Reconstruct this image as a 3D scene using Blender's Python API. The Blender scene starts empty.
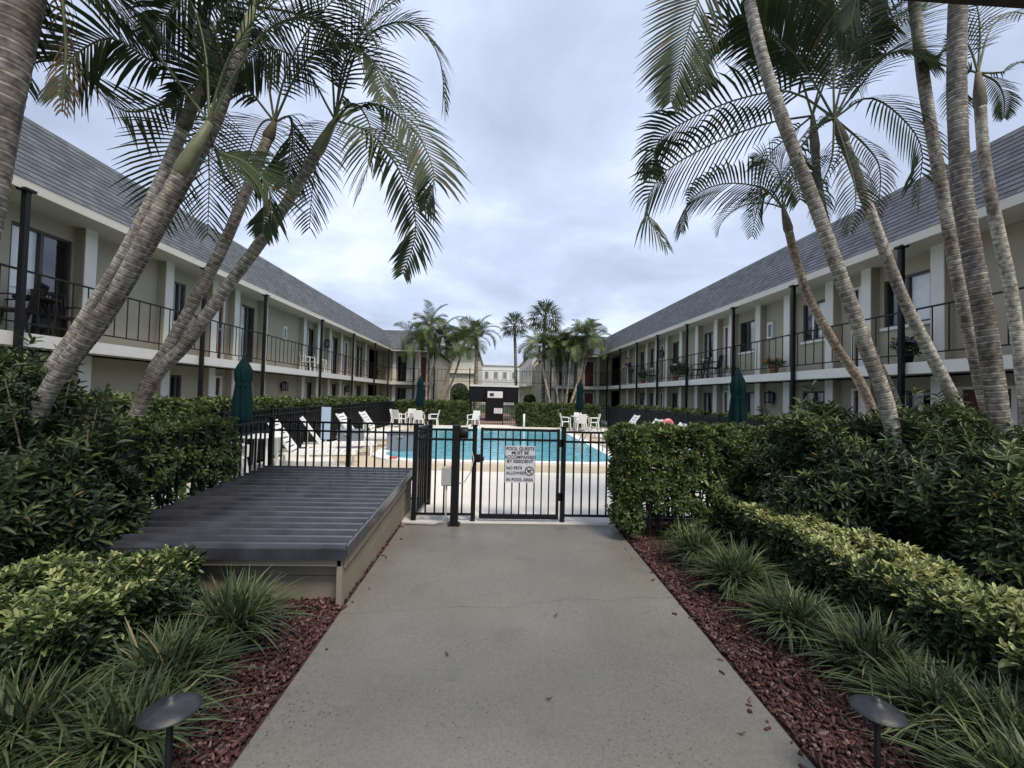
import bpy, bmesh, math, random
import numpy as np
from mathutils import Vector, Matrix, noise
random.seed(7)
RNG = np.random.default_rng(7)
R = math.radians
S = bpy.context.scene
COL = S.collection

# ------------------------------------------------------------------ camera
F = 430.0
CAMZ = 1.7
dy = Vector(((493-512)/F, (384-395)/F, -1)).normalized()
up = Vector((.026, 1, 0)); dz = (up - dy*up.dot(dy)).normalized()
dx = dy.cross(dz)
MW = Matrix((dx, dy, dz))            # rows: world axes seen from the camera -> cam to world
cam = bpy.data.cameras.new('camera'); camo = bpy.data.objects.new('camera', cam); COL.objects.link(camo)
cam.sensor_fit = 'HORIZONTAL'; cam.sensor_width = 36; cam.lens = 36*F/1024
cam.clip_start = .05; cam.clip_end = 2000
m4 = MW.to_4x4(); m4.translation = (0, 0, CAMZ); camo.matrix_world = m4
S.camera = camo
def ray(px, py): return MW @ Vector(((px-512)/F, (384-py)/F, -1))
def at(px, py, Y):
    d = ray(px, py); return Vector((0, 0, CAMZ)) + d*(Y/d.y)
def at_x(px, py, X):
    d = ray(px, py); return Vector((0, 0, CAMZ)) + d*(X/d.x)
def at_z(px, py, Z=0):
    d = ray(px, py); return Vector((0, 0, CAMZ)) + d*((Z-CAMZ)/d.z)

# ------------------------------------------------------------------ materials
def new_mat(name):
    m = bpy.data.materials.new(name); m.use_nodes = True
    return m, m.node_tree.nodes, m.node_tree.links, m.node_tree.nodes['Principled BSDF']
def ramp(nodes, stops):
    r = nodes.new('ShaderNodeValToRGB'); e = r.color_ramp.elements
    while len(e) < len(stops): e.new(.5)
    for i, (p, c) in enumerate(stops):
        e[i].position = p; e[i].color = (*c, 1)
    return r
def mat(name, col, rough=.6, metal=0, var=.12, scale=4, bump=0, bscale=60, spec=.5, coord='Object'):
    m, n, l, b = new_mat(name)
    b.inputs['Roughness'].default_value = rough; b.inputs['Metallic'].default_value = metal
    b.inputs['Specular IOR Level'].default_value = spec
    tc = n.new('ShaderNodeTexCoord')
    if var:
        t = n.new('ShaderNodeTexNoise'); t.inputs['Scale'].default_value = scale; t.inputs['Detail'].default_value = 6
        l.new(tc.outputs[coord], t.inputs['Vector'])
        r = ramp(n, [(.3, [c*(1-var) for c in col]), (.7, [min(1, c*(1+var)) for c in col])])
        l.new(t.outputs['Fac'], r.inputs['Fac']); l.new(r.outputs['Color'], b.inputs['Base Color'])
    else: b.inputs['Base Color'].default_value = (*col, 1)
    if bump:
        t2 = n.new('ShaderNodeTexNoise'); t2.inputs['Scale'].default_value = bscale; t2.inputs['Detail'].default_value = 4
        l.new(tc.outputs[coord], t2.inputs['Vector'])
        bp = n.new('ShaderNodeBump'); bp.inputs['Strength'].default_value = bump; bp.inputs['Distance'].default_value = .01
        l.new(t2.outputs['Fac'], bp.inputs['Height']); l.new(bp.outputs['Normal'], b.inputs['Normal'])
    return m
def leaf_mat(name, stops, rough=.45, trans=.25):
    m, n, l, b = new_mat(name)
    a = n.new('ShaderNodeAttribute'); a.attribute_name = 'rnd'
    r = ramp(n, stops); l.new(a.outputs['Fac'], r.inputs['Fac'])
    l.new(r.outputs['Color'], b.inputs['Base Color']); b.inputs['Roughness'].default_value = rough
    b.inputs['Specular IOR Level'].default_value = .3
    t = n.new('ShaderNodeBsdfTranslucent'); l.new(r.outputs['Color'], t.inputs['Color'])
    mx = n.new('ShaderNodeMixShader'); mx.inputs['Fac'].default_value = trans
    l.new(b.outputs[0], mx.inputs[1]); l.new(t.outputs[0], mx.inputs[2])
    l.new(mx.outputs[0], n['Material Output'].inputs['Surface'])
    return m
def shingle_mat(name, axis):
    m, n, l, b = new_mat(name)
    tc = n.new('ShaderNodeTexCoord'); sp = n.new('ShaderNodeSeparateXYZ'); cb = n.new('ShaderNodeCombineXYZ')
    l.new(tc.outputs['Object'], sp.inputs[0]); l.new(sp.outputs[axis], cb.inputs[0]); sz = n.new('ShaderNodeMath'); sz.operation = 'SUBTRACT'; sz.inputs[1].default_value = 5.05; l.new(sp.outputs['Z'], sz.inputs[0]); l.new(sz.outputs[0], cb.inputs[1])
    br = n.new('ShaderNodeTexBrick'); l.new(cb.outputs[0], br.inputs['Vector'])
    br.inputs['Scale'].default_value = 1; br.inputs['Brick Width'].default_value = .24; br.inputs['Row Height'].default_value = 1.52/14
    br.inputs['Mortar Size'].default_value = .004; br.offset_frequency = 2; br.squash = .7; br.squash_frequency = 3; br.inputs['Bias'].default_value = 0
    br.inputs['Color1'].default_value = (.074, .083, .095, 1); br.inputs['Color2'].default_value = (.130, .143, .157, 1)
    br.inputs['Mortar'].default_value = (.07, .075, .095, 1)
    t = n.new('ShaderNodeTexNoise'); t.inputs['Scale'].default_value = 1.2; t.inputs['Detail'].default_value = 5
    l.new(tc.outputs['Object'], t.inputs['Vector'])
    r = ramp(n, [(.3, (.88, .88, .88)), (.7, (1.1, 1.1, 1.1))]); l.new(t.outputs['Fac'], r.inputs['Fac'])
    mx = n.new('ShaderNodeMix'); mx.data_type = 'RGBA'; mx.blend_type = 'MULTIPLY'; mx.inputs['Factor'].default_value = 1
    l.new(br.outputs['Color'], mx.inputs[6]); l.new(r.outputs['Color'], mx.inputs[7]); l.new(mx.outputs[2], b.inputs['Base Color'])
    b.inputs['Roughness'].default_value = .85
    return m
def trunk_mat(name, base, light, dark, ring=.085):
    m, n, l, b = new_mat(name)
    a = n.new('ShaderNodeAttribute'); a.attribute_name = 'along'
    tc = n.new('ShaderNodeTexCoord')
    t = n.new('ShaderNodeTexNoise'); t.inputs['Scale'].default_value = 9; t.inputs['Detail'].default_value = 7
    l.new(tc.outputs['Object'], t.inputs['Vector'])
    mul = n.new('ShaderNodeMath'); mul.operation = 'MULTIPLY_ADD'; mul.inputs[1].default_value = .16; mul.inputs[2].default_value = 0
    l.new(t.outputs['Fac'], mul.inputs[0])
    add = n.new('ShaderNodeMath'); add.operation = 'ADD'; l.new(a.outputs['Fac'], add.inputs[0]); l.new(mul.outputs[0], add.inputs[1])
    fr = n.new('ShaderNodeMath'); fr.operation = 'FRACT'; l.new(add.outputs[0], fr.inputs[0])
    r = ramp(n, [(0, light), (.10, light), (.17, dark), (.5, base), (.92, base), (1, light)]); l.new(fr.outputs[0], r.inputs['Fac'])
    t2 = n.new('ShaderNodeTexNoise'); t2.inputs['Scale'].default_value = 22; t2.inputs['Detail'].default_value = 8
    l.new(tc.outputs['Object'], t2.inputs['Vector'])
    r2 = ramp(n, [(.36, (.52, .52, .52)), (.62, (1.36, 1.33, 1.27))]); l.new(t2.outputs['Fac'], r2.inputs['Fac'])
    mx = n.new('ShaderNodeMix'); mx.data_type = 'RGBA'; mx.blend_type = 'MULTIPLY'; mx.inputs['Factor'].default_value = 1
    l.new(r.outputs['Color'], mx.inputs[6]); l.new(r2.outputs['Color'], mx.inputs[7])
    t3 = n.new('ShaderNodeTexNoise'); t3.inputs['Scale'].default_value = 2.6; t3.inputs['Detail'].default_value = 6; l.new(tc.outputs['Object'], t3.inputs['Vector'])
    r3 = ramp(n, [(.36, (.62, .58, .54)), (.5, (1, 1, 1)), (.66, (1.28, 1.3, 1.27))]); l.new(t3.outputs['Fac'], r3.inputs['Fac'])
    mx3 = n.new('ShaderNodeMix'); mx3.data_type = 'RGBA'; mx3.blend_type = 'MULTIPLY'; mx3.inputs['Factor'].default_value = 1
    l.new(mx.outputs[2], mx3.inputs[6]); l.new(r3.outputs['Color'], mx3.inputs[7]); l.new(mx3.outputs[2], b.inputs['Base Color'])
    b.inputs['Roughness'].default_value = .85
    bp = n.new('ShaderNodeBump'); bp.inputs['Strength'].default_value = .5; bp.inputs['Distance'].default_value = .01
    l.new(t2.outputs['Fac'], bp.inputs['Height']); l.new(bp.outputs['Normal'], b.inputs['Normal'])
    return m
def walkway_mat():
    m, n, l, b = new_mat('painted_concrete')
    tc = n.new('ShaderNodeTexCoord')
    def nz(sc, det=6, dist=0):
        t = n.new('ShaderNodeTexNoise'); t.inputs['Scale'].default_value = sc; t.inputs['Detail'].default_value = det
        t.inputs['Distortion'].default_value = dist; l.new(tc.outputs['Object'], t.inputs['Vector']); return t
    def mixc(a, bb, fac, mode='MIX'):
        x = n.new('ShaderNodeMix'); x.data_type = 'RGBA'; x.blend_type = mode
        if hasattr(fac, 'links'): l.new(fac, x.inputs['Factor'])
        else: x.inputs['Factor'].default_value = fac
        for s, i in ((a, 6), (bb, 7)):
            if hasattr(s, 'links'): l.new(s, x.inputs[i])
            else: x.inputs[i].default_value = (*s, 1)
        return x.outputs[2]
    big = ramp(n, [(.3, (.136, .13, .108)), (.7, (.18, .173, .147))]); l.new(nz(.9).outputs['Fac'], big.inputs['Fac'])
    fine = ramp(n, [(.35, (.86, .86, .86)), (.65, (1.1, 1.1, 1.1))]); l.new(nz(70, 3).outputs['Fac'], fine.inputs['Fac'])
    c = mixc(big.outputs['Color'], fine.outputs['Color'], 1, 'MULTIPLY')
    v = n.new('ShaderNodeTexVoronoi'); v.inputs['Scale'].default_value = 34; l.new(tc.outputs['Object'], v.inputs['Vector'])
    pit = ramp(n, [(.13, (1, 1, 1)), (.21, (0, 0, 0))]); l.new(v.outputs['Distance'], pit.inputs['Fac'])
    where = ramp(n, [(.42, (.06, .06, .06)), (.62, (.95, .95, .95))]); l.new(nz(1.6, 5).outputs['Fac'], where.inputs['Fac'])
    pm = mixc(pit.outputs['Color'], where.outputs['Color'], 1, 'MULTIPLY')
    c = mixc(c, (.035, .033, .028), pm)
    st = ramp(n, [(.60, (0, 0, 0)), (.74, (.55, .55, .55))]); l.new(nz(2.6, 8, .4).outputs['Fac'], st.inputs['Fac'])
    c = mixc(c, (.085, .081, .068), st.outputs['Color'])
    # one long hairline crack
    mp = n.new('ShaderNodeSeparateXYZ'); l.new(tc.outputs['Object'], mp.inputs[0])
    w = n.new('ShaderNodeMath'); w.operation = 'MULTIPLY_ADD'; w.inputs[1].default_value = .30; l.new(nz(2.2, 6).outputs['Fac'], w.inputs[0])
    l.new(mp.outputs['Y'], w.inputs[2])
    sl = n.new('ShaderNodeMath'); sl.operation = 'MULTIPLY_ADD'; sl.inputs[1].default_value = -.12; l.new(mp.outputs['X'], sl.inputs[0]); l.new(w.outputs[0], sl.inputs[2])
    cmp_ = n.new('ShaderNodeMath'); cmp_.operation = 'COMPARE'; cmp_.inputs[1].default_value = 3.62; cmp_.inputs[2].default_value = .004; l.new(sl.outputs[0], cmp_.inputs[0])
    cm = n.new('ShaderNodeMath'); cm.operation = 'MULTIPLY'; cm.inputs[1].default_value = .55; l.new(cmp_.outputs[0], cm.inputs[0])
    c = mixc(c, (.05, .047, .04), cm.outputs[0])
    l.new(c, b.inputs['Base Color'])
    rr = ramp(n, [(.35, (.36, .36, .36)), (.65, (.6, .6, .6))]); l.new(nz(1.1, 4).outputs['Fac'], rr.inputs['Fac']); l.new(rr.outputs['Color'], b.inputs['Roughness'])
    bp = n.new('ShaderNodeBump'); bp.inputs['Strength'].default_value = .25; bp.inputs['Distance'].default_value = .004
    l.new(nz(90, 4).outputs['Fac'], bp.inputs['Height']); l.new(bp.outputs['Normal'], b.inputs['Normal'])
    return m
def water_mat():
    m, n, l, b = new_mat('pool_water')
    tc = n.new('ShaderNodeTexCoord')
    t = n.new('ShaderNodeTexNoise'); t.inputs['Scale'].default_value = 2.2; t.inputs['Detail'].default_value = 3; t.inputs['Distortion'].default_value = .6
    l.new(tc.outputs['Object'], t.inputs['Vector'])
    r = ramp(n, [(.3, (.085, .36, .47)), (.7, (.19, .52, .63))]); l.new(t.outputs['Fac'], r.inputs['Fac']); l.new(r.outputs['Color'], b.inputs['Base Color'])
    b.inputs['Roughness'].default_value = .06; b.inputs['IOR'].default_value = 1.33
    t2 = n.new('ShaderNodeTexNoise'); t2.inputs['Scale'].default_value = 5; t2.inputs['Detail'].default_value = 2
    l.new(tc.outputs['Object'], t2.inputs['Vector'])
    bp = n.new('ShaderNodeBump'); bp.inputs['Strength'].default_value = .35; bp.inputs['Distance'].default_value = .05
    l.new(t2.outputs['Fac'], bp.inputs['Height']); l.new(bp.outputs['Normal'], b.inputs['Normal'])
    return m
def glass_mat():
    m, n, l, b = new_mat('window_glass')
    tr = n.new('ShaderNodeBsdfTransparent'); tr.inputs['Color'].default_value = (.97, .98, .98, 1)
    gl = n.new('ShaderNodeBsdfGlossy'); gl.inputs['Roughness'].default_value = .03; gl.inputs['Color'].default_value = (.9, .95, 1, 1)
    mx = n.new('ShaderNodeMixShader'); mx.inputs['Fac'].default_value = .11; l.new(tr.outputs[0], mx.inputs[1]); l.new(gl.outputs[0], mx.inputs[2])
    l.new(mx.outputs[0], n['Material Output'].inputs['Surface'])
    return m
M = dict(
    wall=mat('beige_stucco', (.37, .338, .26), .85, var=.05, scale=1.5, bump=.15, bscale=80),
    wall_cream=mat('cream_stucco', (.62, .58, .49), .85, var=.05, scale=.8),
    wall_white=mat('white_stucco', (.74, .73, .70), .85, var=.05, scale=.8),
    trim=mat('white_trim', (.72, .705, .65), .6, var=.05, scale=2),
    fascia=mat('cream_fascia', (.60, .575, .49), .7, var=.04, scale=2),
    soffit=mat('soffit_paint', (.47, .455, .39), .7, var=.05, scale=2),
    black=mat('black_metal', (.009, .009, .010), .45, var=.25, scale=12, spec=.22),
    iron=mat('dark_iron', (.014, .013, .012), .55, var=.25, scale=12, spec=.25),
    door=mat('burgundy_door', (.085, .013, .018), .4, var=.1, scale=3),
    dark=mat('unlit_room_black', (.03, .029, .028), .9, var=.1),
    alum=mat('bronze_frame', (.05, .047, .043), .4, var=.1),
    curtain=mat('curtain_cloth', (.82, .82, .79), .9, var=.06, scale=6),
    glass=glass_mat(),
    shY=shingle_mat('shingles_long', 'Y'), shX=shingle_mat('shingles_cross', 'X'),
    roofflat=mat('roof_gravel', (.25, .25, .25), .9, var=.1),
    walk=walkway_mat(),
    deck=mat('white_deck_coating', (.74, .70, .62), .75, var=.05, scale=1.2, bump=.12, bscale=120),
    strip=mat('pale_concrete', (.50, .49, .46), .75, var=.12, scale=5, bump=.15),
    paver=mat('tan_paver', (.50, .42, .30), .8, var=.1, scale=6, bump=.15),
    brick=mat('brick_path', (.26, .17, .14), .85, var=.2, scale=8),
    coping=mat('pool_coping', (.80, .79, .76), .6, var=.04),
    water=water_mat(),
    soil=mat('dark_mulch_bed', (.055, .026, .024), .95, var=.35, scale=18, bump=.8, bscale=45),
    lawn=mat('lawn', (.05, .085, .028), .9, var=.3, scale=8, bump=.6, bscale=60),
    wood=mat('tan_board', (.235, .208, .155), .75, var=.10, scale=3, bump=.2, bscale=30),
    shedroof=mat('black_roof_metal', (.040, .042, .050), .26, var=.4, scale=5, spec=.65, bump=.06, bscale=25),
    plastic=mat('white_plastic', (.80, .80, .78), .4, var=.03),
    umbrella=mat('green_canvas', (.004, .019, .021), .9, var=.15, scale=9, spec=.1),
    mesh=mat('dark_mesh_screen', (.045, .048, .055), .8, var=.2, scale=6),
    greybox=mat('grey_plastic', (.20, .215, .25), .5, var=.06),
    galv=mat('grey_enclosure', (.36, .36, .35), .5, var=.06),
    sign=mat('sign_plate', (.60, .61, .64), .45, var=.03),
    ink=mat('sign_ink', (.03, .03, .04), .6, var=0),
    blueboard=mat('pale_blue_board', (.42, .55, .72), .6, var=.05),
    pink=mat('pink_vinyl', (.75, .22, .27), .35, var=.05),
    terracotta=mat('terracotta', (.35, .15, .08), .8, var=.15),
    skin=mat('skin', (.38, .22, .15), .6, var=.05), shirt=mat('navy_cloth', (.03, .032, .045), .9, var=.1),
    jeans=mat('denim', (.05, .06, .09), .9, var=.1), hair=mat('dark_hair', (.02, .015, .012), .7, var=.1),
    lamp=mat('lamp_glass', (.7, .7, .66), .3, var=.02),
    lightcap=mat('aged_metal_cap', (.02, .022, .028), .5, var=.5, scale=20, bump=.2, bscale=40),
    bark=mat('shrub_bark', (.10, .08, .06), .9, var=.3, scale=14),
    redcloth=mat('red_cloth', (.5, .08, .07), .8, var=.1),
    purple=mat('purple_petals', (.25, .10, .45), .7, var=.1),
    orange=mat('orange_petals', (.62, .24, .08), .7, var=.2, scale=30),
)
def mesh_mat():
    m, n, l, b = new_mat('mesh_screen'); b.inputs['Base Color'].default_value = (.03, .032, .036, 1); b.inputs['Roughness'].default_value = .9; b.inputs['Specular IOR Level'].default_value = .1
    tr = n.new('ShaderNodeBsdfTransparent'); mx = n.new('ShaderNodeMixShader'); mx.inputs['Fac'].default_value = .62
    l.new(tr.outputs[0], mx.inputs[1]); l.new(b.outputs[0], mx.inputs[2]); l.new(mx.outputs[0], n['Material Output'].inputs['Surface']); return m
M['mesh'] = mesh_mat()
M['palm_leaf'] = leaf_mat('palm_leaflet', [(0, (.020, .036, .016)), (.5, (.040, .066, .026)), (.9, (.075, .10, .038)), (1, (.16, .12, .055))], .58, .26)
M['palm_old'] = leaf_mat('palm_leaflet_brown', [(0, (.10, .065, .04)), (1, (.20, .14, .085))], .8, .15)
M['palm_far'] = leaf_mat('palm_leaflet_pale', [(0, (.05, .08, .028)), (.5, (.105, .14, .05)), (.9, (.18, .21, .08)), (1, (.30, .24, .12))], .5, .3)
M['fan_leaf'] = leaf_mat('fan_leaf', [(0, (.04, .06, .025)), (.6, (.085, .11, .045)), (1, (.20, .16, .09))], .5, .25)
M['rachis'] = mat('palm_rachis', (.10, .115, .045), .5, var=.15)
M['crownshaft'] = mat('palm_crownshaft', (.17, .18, .095), .55, var=.35, scale=9)
M['sheath'] = mat('palm_sheath', (.13, .11, .08), .8, var=.35, scale=14, bump=.3, bscale=30)
M['trunk_grey'] = trunk_mat('ringed_trunk_grey', (.26, .237, .207), (.47, .45, .41), (.125, .11, .095))
M['trunk_dark'] = trunk_mat('ringed_trunk_dark', (.165, .152, .133), (.38, .36, .325), (.08, .07, .06))
M['trunk_pale'] = trunk_mat('ringed_trunk_pale', (.34, .315, .275), (.50, .48, .44), (.17, .15, .13))
M['trunk_brown'] = trunk_mat('ringed_trunk_brown', (.27, .215, .165), (.40, .36, .31), (.14, .11, .085))
M['trunk_far'] = trunk_mat('slim_trunk', (.36, .31, .24), (.46, .42, .35), (.24, .2, .16))
M['bush_leaf'] = leaf_mat('dark_shrub_leaf', [(0, (.020, .034, .016)), (.5, (.045, .072, .031)), (.85, (.095, .135, .05)), (.965, (.17, .215, .075)), (.98, (.15, .10, .05)), (1, (.17, .11, .055))], .42, .15)
M['hedge_leaf'] = leaf_mat('hedge_leaf', [(0, (.04, .064, .022)), (.5, (.095, .142, .045)), (.85, (.165, .22, .068)), (.965, (.25, .30, .095)), (.98, (.17, .11, .05)), (1, (.2, .13, .06))], .38, .2)
M['hedge_far'] = leaf_mat('clipped_hedge_leaf', [(0, (.032, .052, .018)), (.5, (.075, .11, .035)), (1, (.17, .21, .07))], .5, .2)
M['varieg_leaf'] = leaf_mat('yellow_green_leaf', [(0, (.018, .034, .016)), (.45, (.06, .095, .034)), (.62, (.19, .24, .08)), (1, (.52, .53, .24))], .38, .2)
M['blade'] = leaf_mat('strap_blade', [(0, (.03, .048, .024)), (.6, (.085, .12, .055)), (.93, (.15, .19, .085)), (1, (.34, .29, .15))], .45, .2)
M['chip'] = leaf_mat('red_wood_chip', [(0, (.026, .012, .012)), (.5, (.070, .031, .029)), (.85, (.118, .06, .053)), (1, (.22, .145, .125))], .75, 0)

# ------------------------------------------------------------------ mesh builders
class MB:
    def __init__(s): s.v = []; s.f = []; s.smooth = []; s.mi = []; s.attr = None
    def quadbox(s, pts, mi=0):
        b = len(s.v); s.v += [tuple(p) for p in pts]
        for q in ((0,1,2,3),(4,7,6,5),(0,4,5,1),(1,5,6,2),(2,6,7,3),(3,7,4,0)):
            s.f.append(tuple(b+i for i in q)); s.smooth.append(False); s.mi.append(mi)
        return s
    def box(s, x0, x1, y0, y1, z0, z1, mi=0):
        return s.quadbox([(x0,y0,z0),(x1,y0,z0),(x1,y1,z0),(x0,y1,z0),(x0,y0,z1),(x1,y0,z1),(x1,y1,z1),(x0,y1,z1)], mi)
    def mbox(s, mp, u0, u1, d0, d1, z0, z1, mi=0):
        return s.quadbox([mp(*p) for p in ((u0,d0,z0),(u1,d0,z0),(u1,d1,z0),(u0,d1,z0),(u0,d0,z1),(u1,d0,z1),(u1,d1,z1),(u0,d1,z1))], mi)
    def bar(s, a, b, w, h=None, upv=(0,0,1), mi=0):
        a = Vector(a); b = Vector(b); h = h or w; d = (b-a).normalized(); u = Vector(upv)
        if abs(d.dot(u)) > .98: u = Vector((1,0,0))
        r = d.cross(u).normalized()*w/2; t = r.cross(d).normalized()*h/2
        return s.quadbox([a-r-t, a+r-t, b+r-t, b-r-t, a-r+t, a+r+t, b+r+t, b-r+t], mi)
    def face(s, pts, mi=0, smooth=False):
        b = len(s.v); s.v += [tuple(p) for p in pts]; s.f.append(tuple(range(b, b+len(pts)))); s.smooth.append(smooth); s.mi.append(mi); return s
    def tube(s, path, rad, n=10, cap=True, mi=0, smooth=True):
        path = [Vector(p) for p in path]; k = len(path)
        if not hasattr(rad, '__len__'): rad = [rad]*k
        b0 = len(s.v); ref = None
        for i, p in enumerate(path):
            t = (path[min(i+1,k-1)] - path[max(i-1,0)]).normalized()
            if ref is None:
                ref = Vector((1,0,0)) if abs(t.x) < .9 else Vector((0,1,0))
            u = (ref - t*ref.dot(t)).normalized(); w = t.cross(u); ref = u
            for j in range(n):
                a = 2*math.pi*j/n; s.v.append(tuple(p + (u*math.cos(a) + w*math.sin(a))*rad[i]))
        for i in range(k-1):
            for j in range(n):
                s.f.append((b0+i*n+j, b0+i*n+(j+1)%n, b0+(i+1)*n+(j+1)%n, b0+(i+1)*n+j)); s.smooth.append(smooth); s.mi.append(mi)
        if cap:
            s.f.append(tuple(b0+j for j in reversed(range(n)))); s.f.append(tuple(b0+(k-1)*n+j for j in range(n))); s.smooth += [False]*2; s.mi += [mi]*2
        return s
    def lathe(s, prof, c=(0,0,0), n=24, smooth=True, mi=0, wob=None):
        b0 = len(s.v); k = len(prof)
        for i, (r, z) in enumerate(prof):
            for j in range(n):
                a = 2*math.pi*j/n; q = r*(wob(a, z) if wob else 1)
                s.v.append((c[0]+q*math.cos(a), c[1]+q*math.sin(a), c[2]+z))
        for i in range(k-1):
            for j in range(n):
                s.f.append((b0+i*n+j, b0+i*n+(j+1)%n, b0+(i+1)*n+(j+1)%n, b0+(i+1)*n+j)); s.smooth.append(smooth); s.mi.append(mi)
        s.f.append(tuple(b0+j for j in reversed(range(n)))); s.f.append(tuple(b0+(k-1)*n+j for j in range(n))); s.smooth += [False]*2; s.mi += [mi]*2
        return s
    def build(s, name, m, parent=None, bevel=0, loc=None):
        me = bpy.data.meshes.new(name); me.from_pydata(s.v, [], s.f); 
        for mm in (m if isinstance(m, (list, tuple)) else [m]): me.materials.append(mm)
        me.polygons.foreach_set('use_smooth', s.smooth); me.polygons.foreach_set('material_index', s.mi)
        bm = bmesh.new(); bm.from_mesh(me); bmesh.ops.recalc_face_normals(bm, faces=bm.faces); bm.to_mesh(me); bm.free()
        if s.attr:
            nm, vals = s.attr; at_ = me.attributes.new(nm, 'FLOAT', 'POINT'); at_.data.foreach_set('value', vals)
        me.update()
        o = bpy.data.objects.new(name, me); COL.objects.link(o)
        if loc: o.location = loc
        if parent: o.parent = parent
        if bevel:
            b = o.modifiers.new('bevel', 'BEVEL'); b.width = bevel; b.segments = 2; b.limit_method = 'ANGLE'
        return o
def fast_mesh(name, V, Q, m, parent=None, rnd=None, smooth=False):
    V = np.asarray(V, dtype=np.float32).reshape(-1, 3); Q = np.asarray(Q, dtype=np.int32).reshape(-1, 4)
    me = bpy.data.meshes.new(name)
    me.vertices.add(len(V)); me.vertices.foreach_set('co', V.ravel())
    me.loops.add(Q.size); me.loops.foreach_set('vertex_index', Q.ravel())
    me.polygons.add(len(Q)); me.polygons.foreach_set('loop_start', np.arange(0, Q.size, 4, dtype=np.int32))
    me.polygons.foreach_set('loop_total', np.full(len(Q), 4, dtype=np.int32))
    me.update(calc_edges=True); me.validate()
    if smooth: me.polygons.foreach_set('use_smooth', np.ones(len(me.polygons), dtype=bool))
    if rnd is not None:
        a = me.attributes.new('rnd', 'FLOAT', 'POINT'); a.data.foreach_set('value', np.asarray(rnd, dtype=np.float32))
    me.materials.append(m)
    o = bpy.data.objects.new(name, me); COL.objects.link(o)
    if parent: o.parent = parent
    return o
def tag(o, label=None, cat=None, group=None, kind=None):
    if label: o['label'] = label
    if cat: o['category'] = cat
    if group: o['group'] = group
    if kind: o['kind'] = kind
    return o
def thing(name, label, cat, loc=(0,0,0), rz=0, group=None):
    o = bpy.data.objects.new(name, None); COL.objects.link(o); o.location = loc; o.rotation_euler = (0,0,rz)
    o.empty_display_size = .2
    return tag(o, label, cat, group)
def children(o, allo): return [c for c in allo if c.parent == o]
def copy_thing(o, loc, rz=0, label=None, scale=None):
    allo = list(COL.objects)
    def rec(s, par):
        c = s.copy(); COL.objects.link(c)
        if par: c.parent = par
        for ch in children(s, allo): rec(ch, c)
        return c
    c = rec(o, None); c.location = loc; c.rotation_euler = (0,0,rz)
    if scale: c.scale = scale
    if label: c['label'] = label
    return c

# ------------------------------------------------------------------ ground and pool
PL, PR = -1.12, 1.50          # walkway edges (the right one runs slightly outwards)
def prx(y): return 1.474+.0298*y
GY = 5.8                       # gate line
def slab(name, m, x0, x1, y0, y1, z0, z1, bevel=0):
    return tag(MB().box(x0, x1, y0, y1, z0, z1).build(name, m, bevel=bevel), kind='structure')
g = MB(); g.face([(-400,-300,-.03),(400,-300,-.03),(400,700,-.03),(-400,700,-.03)]); tag(g.build('ground', M['lawn']), kind='structure')
tag(MB().quadbox([(PL,-6,-.2),(prx(-6),-6,-.2),(prx(GY-.12),GY-.12,-.2),(PL,GY-.12,-.2),(PL,-6,.02),(prx(-6),-6,.02),(prx(GY-.12),GY-.12,.02),(PL,GY-.12,.02)]).build('walkway', M['walk'], bevel=.008), kind='structure')
slab('concrete_threshold', M['strip'], -1.22, prx(GY)+.02, GY-.118, GY+.22, -.2, .018)
def bed(name, x0, x1, y0, y1, nx, ny):
    v = []; q = []
    for j in range(ny+1):
        for i in range(nx+1):
            x = x0+(x1-x0)*i/nx; y = y0+(y1-y0)*j/ny
            e = min(1, 8*min(i/nx, 1-i/nx))
            v.append((x, y, -.008 + e*.02 + .018*noise.noise((x*5, y*5, 0))*e))
    for j in range(ny):
        for i in range(nx): a = j*(nx+1)+i; q.append((a, a+1, a+nx+2, a+nx+1))
    return tag(fast_mesh(name, v, q, M['soil'], smooth=True), kind='structure')
bed('mulch_bed', -7.0, PL, -2, GY+.6, 60, 80); bed('mulch_bed', PR, 7.4, -2, GY+.1, 60, 80)
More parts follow.
